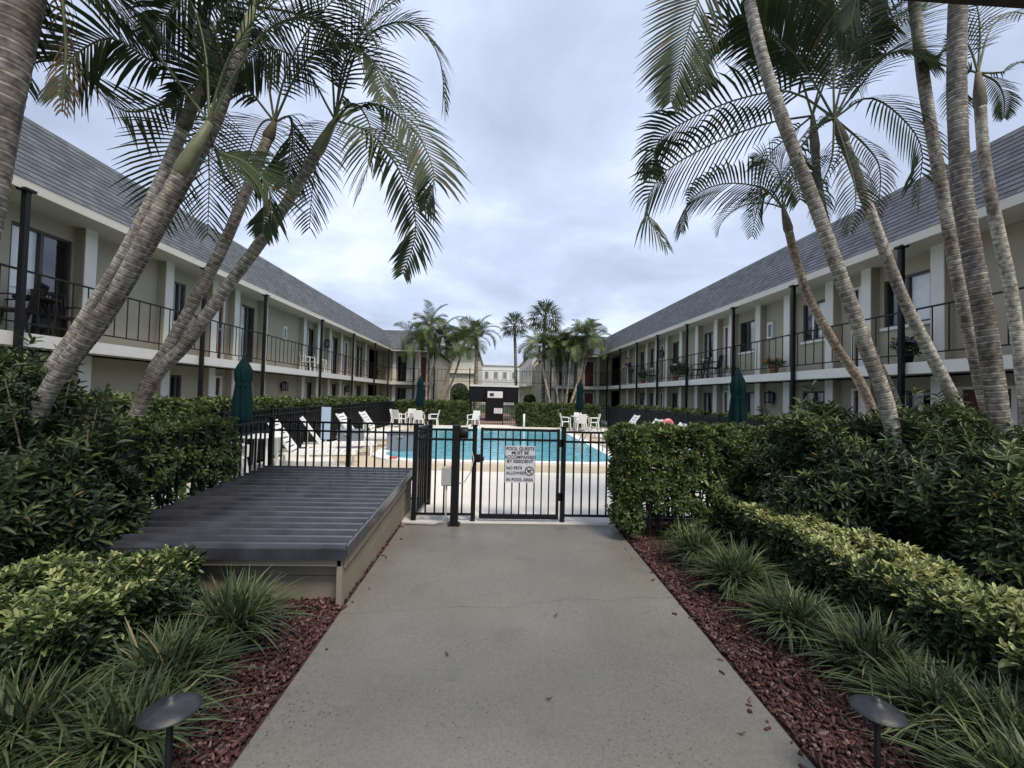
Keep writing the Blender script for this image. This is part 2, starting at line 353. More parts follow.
# loose chips
def chips():
    n = 42000
    side = RNG.random(n) < .45
    y = .6 + RNG.random(n)**1.2*5.1; PR = prx(y)
    x = np.where(side, PL-.03-RNG.random(n)**1.3*1.5, PR+.03+RNG.random(n)**1.3*1.9)
    z = .004 + RNG.random(n)*.026
    over = RNG.random(n) < .0008
    x = np.where(over & side, PL+RNG.random(n)*.12, np.where(over, PR-RNG.random(n)*.12, x)); z = np.where(over, .024, z)
    L = .005+RNG.random(n)**2.2*.026; W = .003+RNG.random(n)**1.5*.009; T = .003+RNG.random(n)*.006
    az = RNG.random(n)*6.283; ti = (RNG.random(n)-.5)*.9; ti = np.where(over, 0, ti); ro = (RNG.random(n)-.5)*.9; ro = np.where(over, 0, ro)
    d = np.stack([np.cos(az)*np.cos(ti), np.sin(az)*np.cos(ti), np.sin(ti)], 1)
    s = np.stack([-np.sin(az)*np.cos(ro), np.cos(az)*np.cos(ro), np.sin(ro)], 1)
    u = np.cross(d, s); P = np.stack([x, y, z], 1)
    V = []
    for (a, b, c) in ((-1,-.8,-1),(1,-.5,-1),(1,.7,-1),(-1,1,-1),(-1,-.8,1),(1,-.5,1),(1,.7,1),(-1,1,1)):
        V.append(P + d*(a*L[:,None]) + s*(b*W[:,None]) + u*(c*T[:,None]))
    V = np.stack(V, 1).reshape(-1, 3)
    base = np.arange(n)[:,None,None]*8
    Q = base + np.array([[0,3,2,1],[4,5,6,7],[0,1,5,4],[1,2,6,5],[2,3,7,6],[3,0,4,7]])[None]
    tag(fast_mesh('mulch_chips', V, Q, M['chip'], rnd=np.repeat(RNG.random(n), 8)), 'loose dark red wood chips scattered over the planting beds', 'mulch', kind='stuff')
chips()
fl0 = None
for i, (px, py) in enumerate([(549,700),(447,655),(556,616),(742,735)]):
    q = at_z(px, py, .02); az = i*2.1; L_, W_ = .020+.004*(i%3), .009; V = []
    for k in range(5):
        t = k/4; w_ = W_*math.sin(math.pi*min(.97, t*.94+.03)); h = .004+.010*(2*t-1)**2
        for s_ in (-1, 1): V.append((L_*(2*t-1), s_*w_, h+.004*abs(s_)))
    o = fast_mesh('fallen_leaf', V, [(2*k, 2*k+1, 2*k+3, 2*k+2) for k in range(4)], M['palm_old'], rnd=[.1+.08*(i%4)]*10)
    o.location = q; o.rotation_euler = (0, 0, az); tag(o, 'tiny curled brown leaf lying on the grey walkway', 'fallen leaf', 'fallen leaves on the walkway')
# pool deck with a hole for the pool
DX0, DX1, DY0, DY1 = -5.3, 6.5, GY+.222, 24.3
def pool_outline(off=0):
    pts = []
    def arc(cx, cy, r, a0, a1, n):
        for i in range(n+1):
            a = R(a0+(a1-a0)*i/n); pts.append((cx+(r+off)*math.cos(a), cy+(r+off)*math.sin(a)))
    arc(2.5, 11.6, .8, -90, 0, 6); arc(2.8, 20.6, .5, 0, 90, 5); arc(-2.35, 20.6, .5, 90, 180, 5); arc(-1.75, 11.9, 1.1, 180, 270, 8)
    return pts
def ring(name, m, inner, outer, z):
    v = [(x,y,z) for x,y in inner]+[(x,y,z) for x,y in outer]; n = len(inner)
    q = [(i, (i+1)%n, n+(i+1)%n, n+i) for i in range(n)]
    return tag(fast_mesh(name, v, q, m), kind='structure')
po = pool_outline(); n_ = len(po)
def edge_pts(pts, x0, x1, y0, y1):
    cx, cy = .2, 15.5; out = []
    for x, y in pts:
        ddx, ddy = x-cx, y-cy; t = 1e9
        if ddx > 1e-6: t = min(t, (x1-cx)/ddx)
        if ddx < -1e-6: t = min(t, (x0-cx)/ddx)
        if ddy > 1e-6: t = min(t, (y1-cy)/ddy)
        if ddy < -1e-6: t = min(t, (y0-cy)/ddy)
        out.append((cx+ddx*t, cy+ddy*t))
    return out
bm = bmesh.new()
def loop(pts, z): 
    vs = [bm.verts.new((x,y,z)) for x,y in pts]; return [bm.edges.new((vs[i], vs[(i+1)%len(vs)])) for i in range(len(vs))]
ed = loop([(DX0,DY0),(DX1,DY0),(DX1,DY1),(DX0,DY1)], .02) + loop(pool_outline(1.32), .02)
bmesh.ops.triangle_fill(bm, edges=ed, use_beauty=True)
bmesh.ops.recalc_face_normals(bm, faces=bm.faces)
me = bpy.data.meshes.new('pool_deck'); bm.to_mesh(me); bm.free(); me.materials.append(M['deck'])
dk = bpy.data.objects.new('pool_deck', me); COL.objects.link(dk); tag(dk, kind='structure')
ring('paver_ring', M['paver'], pool_outline(.34), pool_outline(1.318), .02)
cp = MB()
for i in range(n_):
    a, b = pool_outline(0), pool_outline(.338); j = (i+1)%n_
    cp.quadbox([(*a[i],-.05),(*a[j],-.05),(*b[j],-.05),(*b[i],-.05),(*a[i],.075),(*a[j],.075),(*b[j],.075),(*b[i],.075)])
tag(cp.build('pool_coping', M['coping']), kind='structure')
wt = MB(); wt.face([(x,y,.048) for x,y in pool_outline(.002)]); tag(wt.build('pool_water', M['water']), kind='structure')
pw = MB()
for i in range(n_):
    a = pool_outline(.01); j = (i+1)%n_
    pw.face([(*a[i],-.02),(*a[j],-.02),(*a[j],.06),(*a[i],.06)])
tag(pw.build('pool_wall', mat('pool_tile', (.12,.38,.46), .3, var=.1)), kind='structure')
slab('brick_path', M['brick'], -1.1, 1.5, 24.3, 40, -.2, .02)
slab('building_path', M['strip'], -9, -7.2, -4, 33, -.2, .03); slab('building_path', M['strip'], 7.4, 9.3, -4, 33, -.2, .03)

# ------------------------------------------------------------------ motel buildings
ZS, ZE = 2.54, 4.9            # slab top, eave bottom
YE = 33.0
def make_facade(root, mp, u_lo, u_hi, openings, pilasters, posts, rail_u, lights, DE, DSL, rail_posts=True):
    """mp(u, d, z): d measured outward from the wall face towards the building is positive; towards the court negative"""
    # openings: (u0,u1,kind,floor)
    def geo(kind, fl):
        zb = .03 if fl == 0 else ZS
        if kind == 'win': return zb+.92, zb+2.0
        if kind == 'gap': return zb, zb+2.2
        return zb+.02, zb+2.05
    for fl in (0, 1):
        z0, z1 = (0, ZS-.24) if fl == 0 else (ZS-.02, ZE+.05)
        w = MB(); cur = u_lo
        for (a, b, kind, f_) in sorted([o for o in openings if o[3] == fl]):
            oz0, oz1 = geo(kind, fl)
            if a > cur: w.mbox(mp, cur, a, 0, .14, z0, z1)
            if oz0 > z0+.05: w.mbox(mp, a, b, 0, .14, z0, oz0)
            w.mbox(mp, a, b, 0, .14, oz1, z1)
            cur = b
        if cur < u_hi: w.mbox(mp, cur, u_hi, 0, .14, z0, z1)
        w.build('wall', M['wall'], root)
    for (a, b, kind, fl) in openings:
        z0, z1 = geo(kind, fl)
        if kind in ('win', 'slide'):
            fr = MB(); t = .05
            fr.mbox(mp, a, b, .03, .10, z1-t, z1); fr.mbox(mp, a, b, .03, .10, z0, z0+t)
            fr.mbox(mp, a, a+t, .03, .10, z0+t, z1-t); fr.mbox(mp, b-t, b, .03, .10, z0+t, z1-t)
            fr.mbox(mp, (a+b)/2-.03, (a+b)/2+.03, .025, .105, z0+t, z1-t)
            fo = fr.build('window' if kind == 'win' else 'sliding_door', M['alum'], root)
            MB().face([mp(a+t,.065,z0+t), mp(b-t,.065,z0+t), mp(b-t,.065,z1-t), mp(a+t,.065,z1-t)]).build('pane', M['glass'], fo)
            # curtain pleats behind the glass, drawn over a share of the opening
            c0, c1 = random.choice([(a, a+(b-a)*.5), (a+(b-a)*.5, b), (a, b), (a+(b-a)*.25, b), (a, a+(b-a)*.75)])
            cu = []; q = []; k = max(8, int((c1-c0)/.045))
            for i in range(k+1):
                u = c0+(c1-c0)*i/k; d = .115+.018*(i%2)
                cu += [mp(u, d, z0), mp(u, d, z1)]
            q = [(2*i, 2*i+2, 2*i+3, 2*i+1) for i in range(k)]
            fast_mesh('curtain', cu, q, M['curtain'], fo)
            if kind == 'win': MB().mbox(mp, a-.06, b+.06, -.05, .03, z0-.07, z0).build('sill', M['trim'], fo)
        elif kind == 'door':
            d = MB().mbox(mp, a+.05, b-.05, .03, .08, z0, z1-.05).build('door', M['door'], root)
            f = MB(); f.mbox(mp, a-.03, a+.05, -.02, .06, z0, z1); f.mbox(mp, b-.05, b+.03, -.02, .06, z0, z1); f.mbox(mp, a+.05, b-.05, -.02, .06, z1-.05, z1)
            f.build('door_frame', M['trim'], d)
            MB().mbox(mp, b-.18, b-.12, -.03, .03, z0+.95, z0+1.02).build('handle', M['galv'], d)
    # near-black sheet behind the openings, coloured to stand in for unlit room shade
    MB().mbox(mp, u_lo, u_hi, 1.6, 1.7, 0, ZE).build('room_shade_sheet', M['dark'], root)
    for u in pilasters:
        p = MB()
        for za, zb in ((.03, ZS-.24), (ZS, ZE)): p.mbox(mp, u-.13, u+.13, -.2, 0, za, zb, 0); p.mbox(mp, u-.13, u+.13, -.22, -.2, za, zb, 1)
        p.build('pilaster', [M['wall'], M['trim']], root)
    # slab with white edge, soffit, fascia
    s_lo, s_hi = rail_u
    MB().mbox(mp, s_lo, s_hi, DSL+.02, .0, ZS-.20, ZS).build('walkway_slab', M['soffit'], root)
    MB().mbox(mp, s_lo, s_hi, DSL, DSL+.02, ZS-.22, ZS+.005).build('slab_edge', M['trim'], root)
    so_ = MB(); nb = 7; bw_ = (.14-DE-.03)/nb
    for i in range(nb): so_.mbox(mp, s_lo, s_hi, DE+.03+i*bw_, DE+.03+(i+1)*bw_-.008, ZE, ZE+.03)
    so_.mbox(mp, s_lo, s_hi, DE+.03, .14, ZE+.031, ZE+.06); so_.build('soffit', M['soffit'], root)
    MB().mbox(mp, s_lo, s_hi, DE, DE+.03, ZE-.02, ZE+.16).build('fascia', M['fascia'], root)
    # railing
    rl = MB(); dr = DSL+.06
    rl.mbox(mp, s_lo, s_hi, dr-.02, dr+.02, ZS+1.03, ZS+1.06); rl.mbox(mp, s_lo, s_hi, dr-.015, dr+.015, ZS+.16, ZS+.185)
    k = int((s_hi-s_lo)/.3)
    for i in range(k+1):
        u = s_lo+.02+(s_hi-s_lo-.04)*i/k
        rl.mbox(mp, u-.008, u+.008, dr-.008, dr+.008, ZS+.185 if i % 6 else ZS, ZS+1.03)
    rl.build('railing', M['iron'], root)
    for u in posts:
        p = MB(); p.mbox(mp, u-.04, u+.04, DSL-.10, DSL-.02, 0, ZE); p.mbox(mp, u-.08, u+.08, DSL-.15, DSL+.01, 0, .04); p.mbox(mp, u-.09, u+.09, DSL-.14, DSL+.02, ZE-.04, ZE)
        p.build('support_post', M['black'], root)
    for (u, z, kind) in lights:
        if kind == 'lantern':
            l_ = MB(); l_.mbox(mp, u-.05, u+.05, -.06, 0, z-.1, z+.1); l_.mbox(mp, u-.11, u+.11, -.24, -.06, z+.12, z+.16)
            for a in (-.1, .1):
                for d in (-.23, -.07): l_.mbox(mp, u+a-.012, u+a+.012, d-.012, d+.012, z-.16, z+.12)
            l_.mbox(mp, u-.11, u+.11, -.24, -.06, z-.19, z-.16); l_.mbox(mp, u-.03, u+.03, -.18, -.12, z+.16, z+.21)
            lo = l_.build('wall_lantern', M['iron'], root); MB().mbox(mp, u-.085, u+.085, -.215, -.085, z-.16, z+.12).build('lamp_glass', M['greybox'], lo)
        else:
            l_ = MB(); l_.mbox(mp, u-.14, u-.09, -.08, 0, z-.28, z+.28); l_.mbox(mp, u+.09, u+.14, -.08, 0, z-.28, z+.28); l_.mbox(mp, u-.09, u+.09, -.08, 0, z+.2, z+.28); l_.mbox(mp, u-.09, u+.09, -.08, 0, z-.28, z-.2)
            lo = l_.build('wall_box', M['trim'], root); MB().mbox(mp, u-.09, u+.09, -.05, 0, z-.2, z+.2).build('box_panel', M['greybox'], lo)

def roof_face(mb, A0, B0, A1, B1, rows=14):
    A0, B0, A1, B1 = map(Vector, (A0, B0, A1, B1))
    nrm = (B0-A0).cross(A1-A0).normalized()
    if nrm.z < 0: nrm = -nrm
    for i in range(rows):
        t0, t1 = i/rows, (i+1)/rows
        a, b = A0.lerp(A1, t0), B0.lerp(B1, t0); c, d = A0.lerp(A1, t1), B0.lerp(B1, t1)
        mb.quadbox([a, b, b+nrm*.014, a+nrm*.014, c, d, d+nrm*.004, c+nrm*.004])

ROOF_D = .95
def wing_roof(root, s, XE, ZR, Xin, y0):
    zb = ZE+.15; d = ROOF_D
    a = MB(); roof_face(a, (s*XE, y0, zb), (s*XE, YE, zb), (s*(XE+d), y0, ZR), (s*(XE+d), YE+d, ZR)); a.build('roof', M['shY'], root)
    a = MB(); roof_face(a, (s*XE, YE, zb), (s*Xin, YE, zb), (s*(XE+d), YE+d, ZR), (s*(Xin+d), YE+d, ZR)); a.build('roof', M['shX'], root)
    a = MB(); roof_face(a, (s*Xin, YE, zb), (s*Xin, YE+15, zb), (s*(Xin+d), YE+d, ZR), (s*(Xin+d), YE+14, ZR)); a.build('roof', M['shY'], root)
    c = MB()
    xs = sorted((s*(XE+d), s*(XE+d+9))); c.box(xs[0], xs[1], y0, YE+14, ZR-.12, ZR+.02)
    xs = sorted((s*(Xin+d), s*(XE+d)-s*.003)); c.box(xs[0], xs[1], YE+d, YE+14, ZR-.12, ZR+.015)
    c.build('flat_roof', M['roofflat'], root)
    # remaining outer walls so that the block is closed
    w = MB(); xs = sorted((s*(XE+d+9), s*(XE+d+8.8))); w.box(xs[0], xs[1], y0, YE+14, 0, ZR-.12)
    xs = sorted((s*Xin+s*.6, s*(XE+d+8.8))); w.box(xs[0], xs[1], YE+13.8, YE+14, 0, ZR-.12)
    xs = sorted((s*(XE+.9), s*(XE+d+8.8))); w.box(xs[0], xs[1], y0, y0+.2, 0, ZR-.12)
    w.build('outer_wall', M['wall'], root)
    # gable end wall of the wing facing the gap
    e = MB(); xs = sorted((s*(Xin+.25), s*(Xin+.45))); e.box(xs[0], xs[1], YE+.9, YE+13.8, 0, ZE+.1); e.build('end_wall', M['wall'], root)

def cluster_posts(px_list, X, py=395): return [at_x(p, py, X).y for p in px_list]

# --- left building
XEL, XSL, XWL = 7.75, 7.82, 8.6
left = thing('motel_building', 'two storey motel wing along the left side with grey mansard roof and black railings', 'building')
mpL = lambda u, d, z: (-(XWL+d), u, z)
yL = lambda px, py: at_x(px, py, -(XWL-.2)).y
wL = lambda px, py: at_x(px, py, -XWL).y
pilL = [yL(x, y) for x, y in ((90,262),(169,290),(214.5,310),(236.5,320),(265,330),(304.5,345),(318.2,350),(329.8,355),(341.3,358),(353.6,362),(365.5,365))]
opL = []
for f in (0, 1):
    dpy = 0 if f else 90
    opL += [(wL(8,280), wL(70,300), 'slide', f), (wL(174,300), wL(185,305), 'win', f), (wL(217,320), wL(223.5,322), 'door', f), (wL(240.5,330), wL(254,335), 'slide', f),
            (wL(307.5,350), wL(315,352), 'slide', f), (wL(332,355), wL(338.5,358), 'slide', f), (wL(356.5,360), wL(362,362), 'slide', f), (wL(344.2,360), wL(347.3,360), 'door', f)]
ypl = yL(365.5,365)
opL += [(30.0, 32.6, 'gap', 0), (30.0, 32.6, 'gap', 1)]
pilL += [pilL[0]-2.6, pilL[0]-6]
postsL = [at_x(x, y, -7.9).y for x, y in ((12.5,283),(196,363),(258,390),(317.5,363),(350,370),(372,378),(386,382),(394.5,384))]
make_facade(left, mpL, -4, YE+.9, opL, pilL, postsL, (-4, YE+.0), [(at_x(283.5,335,-8.6).y, 4.0, 'box'), (at_x(325,333,-8.6).y, 4.1, 'lantern'), (at_x(281,386,-8.6).y, 1.85, 'lantern'), (at_x(345,388,-8.6).y, 1.85, 'lantern'), (at_x(283,402,-8.6).y, .95, 'box')], -(XWL-XEL), -(XWL-XSL))
XinL = 4.4
mpLW = lambda u, d, z: (-u, YE+.9+d, z)
make_facade(left, mpLW, XinL+.25, XSL+.8, [(5.0,5.75,'door',1),(5.0,5.75,'door',0),(6.2,7.5,'slide',1),(6.2,7.5,'slide',0)], [XinL+.42, 5.95, 7.7], [XinL+.12, 6.1], (XinL+.05, XSL+.78), [], -.85, -.8)
wing_roof(left, -1, XEL, 6.57, XinL, -4)
# --- right building
XER, XSR, XWR = 8.1, 8.2, 8.97
right = thing('motel_building', 'two storey motel wing on the right with potted plants on its balcony', 'building')
mpR = lambda u, d, z: (XWR+d, u, z)
yR = lambda px, py: at_x(px, py, XWR-.2).y
wR = lambda px, py: at_x(px, py, XWR).y
pilR = [yR(x, y) for x, y in ((938,300),(866.5,310),(829.5,330),(787,335),(758,340),(731,345),(715.7,348),(696.7,352),(680.8,358),(666.5,362),(656,364),(646.5,366),(636,370),(628,370))]
opR = []
for f in (0, 1):
    opR += [(wR(931,300), wR(884,310), 'win', f), (wR(861,320), wR(853,320), 'door', f), (wR(825.5,330), wR(803,335), 'win', f), (wR(754.5,340), wR(740,342), 'win', f),
            (wR(728.8,345), wR(724.5,345), 'door', f), (wR(712.5,350), wR(704,350), 'win', f), (wR(679,355), wR(672.5,355), 'win', f), (wR(663.5,362), wR(660.5,362), 'door', f), (wR(654,362), wR(648.5,362), 'win', f),
            (wR(644,366), wR(640,366), 'win', f)]
opR += [(30.3, 32.7, 'gap', 0), (30.3, 32.7, 'gap', 1), (7.0, 7.9, 'door', 0), (3.5, 5.4, 'win', 1)]
pilR += [6.2, 2.8]
postsR = [at_x(x, y, 8.28).y for x, y in ((908,330),(798,355),(737,360),(690,365),(660,370),(639,372),(622,376),(609,380))]
make_facade(right, mpR, -4, YE+.9, opR, pilR, postsR, (-4, YE+.0), [(at_x(772,329,8.97).y, 4.0, 'box'), (at_x(664,345,8.97).y, 4.1, 'lantern'), (at_x(774,398,8.97).y, 1.85, 'lantern'), (at_x(645,398,8.97).y, 1.85, 'lantern'), (at_x(773,412,8.97).y, .95, 'box')], -(XWR-XER), -(XWR-XSR))
XinR = 4.3
mpRW = lambda u, d, z: (u, YE+.9+d, z)
make_facade(right, mpRW, XinR+.25, XSR+.8, [(7.2,8.0,'door',1),(7.2,8.0,'door',0),(5.2,6.5,'slide',1),(5.2,6.5,'slide',0)], [XinR+.42, 6.75, 8.25], [XinR+.12, 6.3], (XinR+.05, XSR+.78), [], -.85, -.8)
wing_roof(right, 1, XER, 6.57, XinR, -4)

# --- cream buildings beyond the gap
def arch_wall(mb, x0, x1, y, z0, z1, cx, w, h, th=.3):
    """front wall with one arched opening, in plane y"""
    n = 12; r = w/2; top = h-r
    mb.box(x0, cx-r, y, y+th, z0, z1); mb.box(cx+r, x1, y, y+th, z0, z1)
    for i in range(n):
        a0, a1 = math.pi-math.pi*i/n, math.pi-math.pi*(i+1)/n
        xa, za = cx+r*math.cos(a0), top+r*math.sin(a0); xb, zb = cx+r*math.cos(a1), top+r*math.sin(a1)
        mb.quadbox([(xa,y,za),(xb,y,zb),(xb,y+th,zb),(xa,y+th,za),(xa,y,z1),(xb,y,z1),(xb,y+th,z1),(xa,y+th,z1)])
bl = thing('apartment_building', 'cream building with an arched ground floor opening beyond the left motel wing', 'building', (0,0,0))
w = MB(); arch_wall(w, -8, -1.9, 46, 0, 3.9, -3.6, 2.0, 2.9); w.box(-8, -1.9, 46.6, 46.8, 3.9, 6.6); w.box(-2.1, -1.9, 46.3, 72, 0, 3.88); w.box(-2.1,-1.9,46.8,72,3.88,6.6); w.box(-8,-1.9,52,52.2,0,3.88)
w.build('wall', M['wall_cream'], bl)
MB().box(-8.1, -1.8, 45.7, 46.58, 3.92, 4.1).build('balcony_slab', M['trim'], bl)
b = MB(); b.box(-8, -1.85, 45.78, 45.82, 4.95, 5.0); b.box(-8,-1.85,45.78,45.82,4.2,4.24)
for i in range(40): b.box(-8+i*.154, -7.97+i*.154, 45.785, 45.815, 4.24, 4.95)
b.build('railing', M['trim'], bl)
b = MB(); b.box(-8.2, -1.7, 45.6, 72, 6.62, 6.85); b.build('roof', M['soffit'], bl)
for y in (50, 54, 58, 62, 66):
    for z in (.9, 4.4):
        f = MB().box(-1.91, -1.86, y, y+1.4, z, z+1.4).build('window', M['trim'], bl); MB().box(-1.858, -1.85, y+.1, y+1.3, z+.1, z+1.3).build('pane', M['greybox'], f)
br = thing('apartment_building', 'cream building with tall side wall beyond the right motel wing', 'building')
w = MB(); w.box(4.3, 4.5, 48, 72, 0, 6.4); w.box(4.5, 9, 48, 48.2, 0, 6.4); w.build('wall', M['wall_cream'], br)
MB().box(4.1, 9, 47.8, 72, 6.42, 6.6).build('roof', M['soffit'], br)
for y in (50, 54, 58, 62, 66):
    for z in (.9, 4.0):
        f = MB().box(4.25, 4.298, y, y+1.6, z, z+1.5).build('window', M['trim'], br); MB().box(4.235, 4.248, y+.1, y+1.5, z+.1, z+1.4).build('pane', M['greybox'], f)
MB().box(3.3, 4.298, 48, 72, 2.75, 2.95).build('balcony_slab', M['trim'], br)
bw = thing('apartment_building', 'small white building closing the view straight behind the black pavilion', 'building')
MB().box(-2.6, 4.6, 76, 82, 0, 6.9).build('wall', M['wall_white'], bw); MB().box(-2.8, 4.8, 75.8, 82.2, 6.92, 7.1).build('roof', M['trim'], bw)
for x in (-1.6, .0, 1.6, 3.2):
    f = MB().box(x, x+.8, 75.94, 75.998, 4.6, 5.9).build('window', M['trim'], bw); MB().box(x+.1, x+.7, 75.92, 75.938, 4.7, 5.8).build('pane', M['greybox'], f)
b = MB(); b.box(-2.5, 4.5, 75.3, 75.34, 4.3, 4.36); b.box(-2.5,4.5,75.2,75.9,3.1,3.25)
for i in range(36): b.box(-2.5+i*.2, -2.46+i*.2, 75.3, 75.34, 3.25, 4.3)
b.build('railing', M['greybox'], bw)
# railing frame bridging the gap
brg = thing('railing_frame', 'tall black railing frame standing across the gap between the two motel wings', 'railing', (0, 0, 0))
b = MB(); b.box(-4.35, 4.25, 33.14, 33.17, 3.57, 3.6); b.box(-4.35, 4.25, 33.14, 33.17, 2.68, 2.71)
for i in range(28): b.box(-4.3+i*.31, -4.285+i*.31, 33.147, 33.163, 2.71, 3.57)
b.build('rail', M['iron'], brg)
for x in (-1.82, 1.8): MB().box(x-.04, x+.04, 33.11, 33.2, 0, 3.75).build('post', M['iron'], brg)

# --- entrance canopy above the camera
en = thing('entrance_beam', 'dark overhead beam at the top right corner of the photo', 'beam')
MB().box(-5.2, 5.2, .93, 1.115, 2.82, 2.95).build('cross_beam', mat('canopy_paint', (.05,.045,.04), .7, var=.1), en)
for x in (-5.05, 5.05): MB().box(x-.09, x+.09, .94, 1.10, 0, 2.82).build('post', M['trim'], en)

# ------------------------------------------------------------------ fences
def fence_run(name, label, p0, p1, npanel, h=1.22, pick=.115, zb=.02, m=None, screen=None, post=.06, skip_ends=(False, False), post_extra=.04):
    t = thing(name, label, 'fence', (p0[0], p0[1], zb), math.atan2(p1[1]-p0[1], p1[0]-p0[0]))
    L = math.hypot(p1[0]-p0[0], p1[1]-p0[1]); w = L/npanel
    for i in range(npanel+1):
        if (i == 0 and skip_ends[0]) or (i == npanel and skip_ends[1]): continue
        x = i*w; p = MB().box(x-post/2, x+post/2, -post/2, post/2, 0, h+post_extra); p.box(x-post*.62, x+post*.62, -post*.62, post*.62, h+post_extra, h+post_extra+.018)
        p.build('post', m or M['black'], t)
    for i in range(npanel):
        x0, x1 = i*w+post/2, (i+1)*w-post/2; p = MB()
        for z in (h-.03, h-.16, .07): p.box(x0, x1, -.014, .014, z, z+.028)
        k = max(2, int(round((x1-x0)/pick)))
        for j in range(1, k):
            x = x0+(x1-x0)*j/k
            p.box(x-.0105, x+.0105, -.0105, .0105, .098, h-.16); p.box(x-.0105, x+.0105, -.0105, .0105, h-.132, h-.03)
        po_ = p.build('panel', m or M['black'], t)
        if screen: MB().box(x0, x1, .016, .02, .1, h-.04).build('mesh_screen', M['mesh'], po_)
    return t
xg = lambda px, Y=GY: at(px, 470, Y).x
x414, x474, x563 = xg(415), xg(474), xg(563)
fence_run('picket_fence', 'short black picket fence panel left of the gate', (x414, GY), (x474, GY), 1, zb=.018)
fence_run('picket_fence', 'black picket fence panel right of the gate running behind the clipped hedge', (x563, GY), (x563+3.9, GY), 3, zb=.018)
fence_run('picket_fence', 'short black fence return with dark screen beside the ribbed metal cover', (x414+.01, GY+.07), (x414+.07, 6.62), 1, screen=True, zb=.02, skip_ends=(True, False))
fence_run('picket_fence', 'black picket fence along the back of the ribbed metal cover', (x414+.0, 6.62), (-3.3, 6.62), 2, zb=.02, skip_ends=(True, False))
fence_run('picket_fence', 'black picket fence along the left end of the ribbed metal cover into the hedge', (-3.3, 6.58), (-3.3, 3.6), 2, zb=.02, skip_ends=(True, False))
fence_run('pool_fence', 'long dark screened fence along the left side of the pool deck', (-5.35, 6.9), (-5.35, 24), 9, screen=True, pick=.14)
fence_run('pool_fence', 'long dark screened fence along the right side of the pool deck', (6.5, 6.2), (6.5, 24), 9, screen=True, pick=.14)
fence_run('pool_fence', 'black picket fence at the far end of the deck behind the hedges', (-5.3, 24.25), (6.45, 24.25), 6, pick=.12, skip_ends=(True, True))
# gate
x480, x559 = xg(480), xg(559)
gt = thing('pool_gate', 'black metal pool gate carrying two notice plates', 'gate', (x480, GY, .02))
W = x559-x480; p = MB()
p.box(0, .035, -.02, .02, .03, 1.24); p.box(W-.035, W, -.02, .02, .03, 1.24); p.box(.035, W-.035, -.02, .02, .03, .09); p.box(.035, W-.035, -.018, .018, 1.2, 1.235); p.box(.035, W-.035, -.018, .018, 1.07, 1.1)
p.build('gate_frame', M['black'], gt)
p = MB()
for j in range(1, 10):
    x = .035+(W-.07)*j/10; p.box(x-.0085, x+.0085, -.0085, .0085, .09, 1.07); p.box(x-.0085, x+.0085, -.0085, .0085, 1.1, 1.2)
p.build('pickets', M['black'], gt)
for z in (.28, 1.0): MB().box(W+.002, W+.05, -.03, .03, z, z+.1).build('hinge', M['black'], gt)
l_ = MB(); l_.box(-.075, -.002, -.05, .03, .78, .88); l_.box(-.03,.05,-.065,-.05,.80,.86); l_.build('latch', M['black'], gt)
# thick closer post with housing
gx = xg(455.5, 5.6)
cl = thing('gate_post', 'thick black post with a round closer housing beside the gate', 'post', (gx, 5.6, .02))
p = MB(); p.box(-.05, .05, -.05, .05, 0, 1.28); p.build('post_shaft', M['black'], cl, bevel=.006); MB().box(-.075,.075,-.075,.075,0,.018).build('base_plate', M['black'], cl)
p = MB(); p.tube([(.05,0,1.18),(.15,0,1.18)], .075, 16); p.build('closer_housing', M['black'], cl, bevel=.01)
jb = thing('junction_box', 'small grey electrical box on the left of the thick gate post', 'electrical box', (gx-.11, 5.6, .52))
MB().box(-.06, .058, -.04, .04, 0, .24).build('enclosure', M['galv'], jb, bevel=.008); MB().box(-.064, .062, -.046, -.041, .01, .23).build('cover', M['galv'], jb, bevel=.002)
p = MB(); p.tube([(0,0,0),(0,0,-.38),(-.04,-.01,-.45),(-.14,-.03,-.485),(-.5,-.02,-.485)], .011, 8); p.build('conduit', M['galv'], jb)
cb = MB(); cb.tube([(gx+.05,5.6,.55),(gx+.12,5.61,.57),(gx+.19,5.66,.68),(gx+.225,5.72,.85),(x474-.035,5.77,.95)], .007, 8)
tag(cb.build('cable', M['galv']), 'thin grey cable looping from the thick post to the gate latch post', 'cable')
# signs
def text_mesh(body, size, loc, parent, name='lettering', m=None, ext=.0015, align='CENTER'):
    cu = bpy.data.curves.new('txt', 'FONT'); cu.body = body; cu.size = size; cu.align_x = align; cu.align_y = 'CENTER'; cu.extrude = ext; cu.offset = size*.02
    o = bpy.data.objects.new('txt', cu); COL.objects.link(o)
    dg = bpy.context.evaluated_depsgraph_get(); me = bpy.data.meshes.new_from_object(o.evaluated_get(dg)); me.name = name
    bpy.data.objects.remove(o); bpy.data.curves.remove(cu)
    me.materials.clear(); me.materials.append(m or M['ink'])
    q = bpy.data.objects.new(name, me); COL.objects.link(q); q.rotation_euler = (R(90), 0, 0); q.location = loc; q.parent = parent
    return q
c = at(520, 464, GY-.03)
s1 = thing('notice_sign', 'upper notice plate on the gate about guests being accompanied', 'sign', (c.x, GY-.026, c.z+.118))
MB().box(-.20, .20, -.004, .004, -.122, .122).build('sign_plate', M['sign'], s1)
for i, t_ in enumerate(('POOL GUESTS', 'MUST BE', 'ACCOMPANIED', 'BY RESIDENT')): text_mesh(t_, .060, (0, -.0055, .084-i*.056), s1)
s2 = thing('notice_sign', 'lower notice plate on the gate with a no pets symbol', 'sign', (c.x, GY-.026, c.z-.128))
MB().box(-.20, .20, -.004, .004, -.120, .120).build('sign_plate', M['sign'], s2)
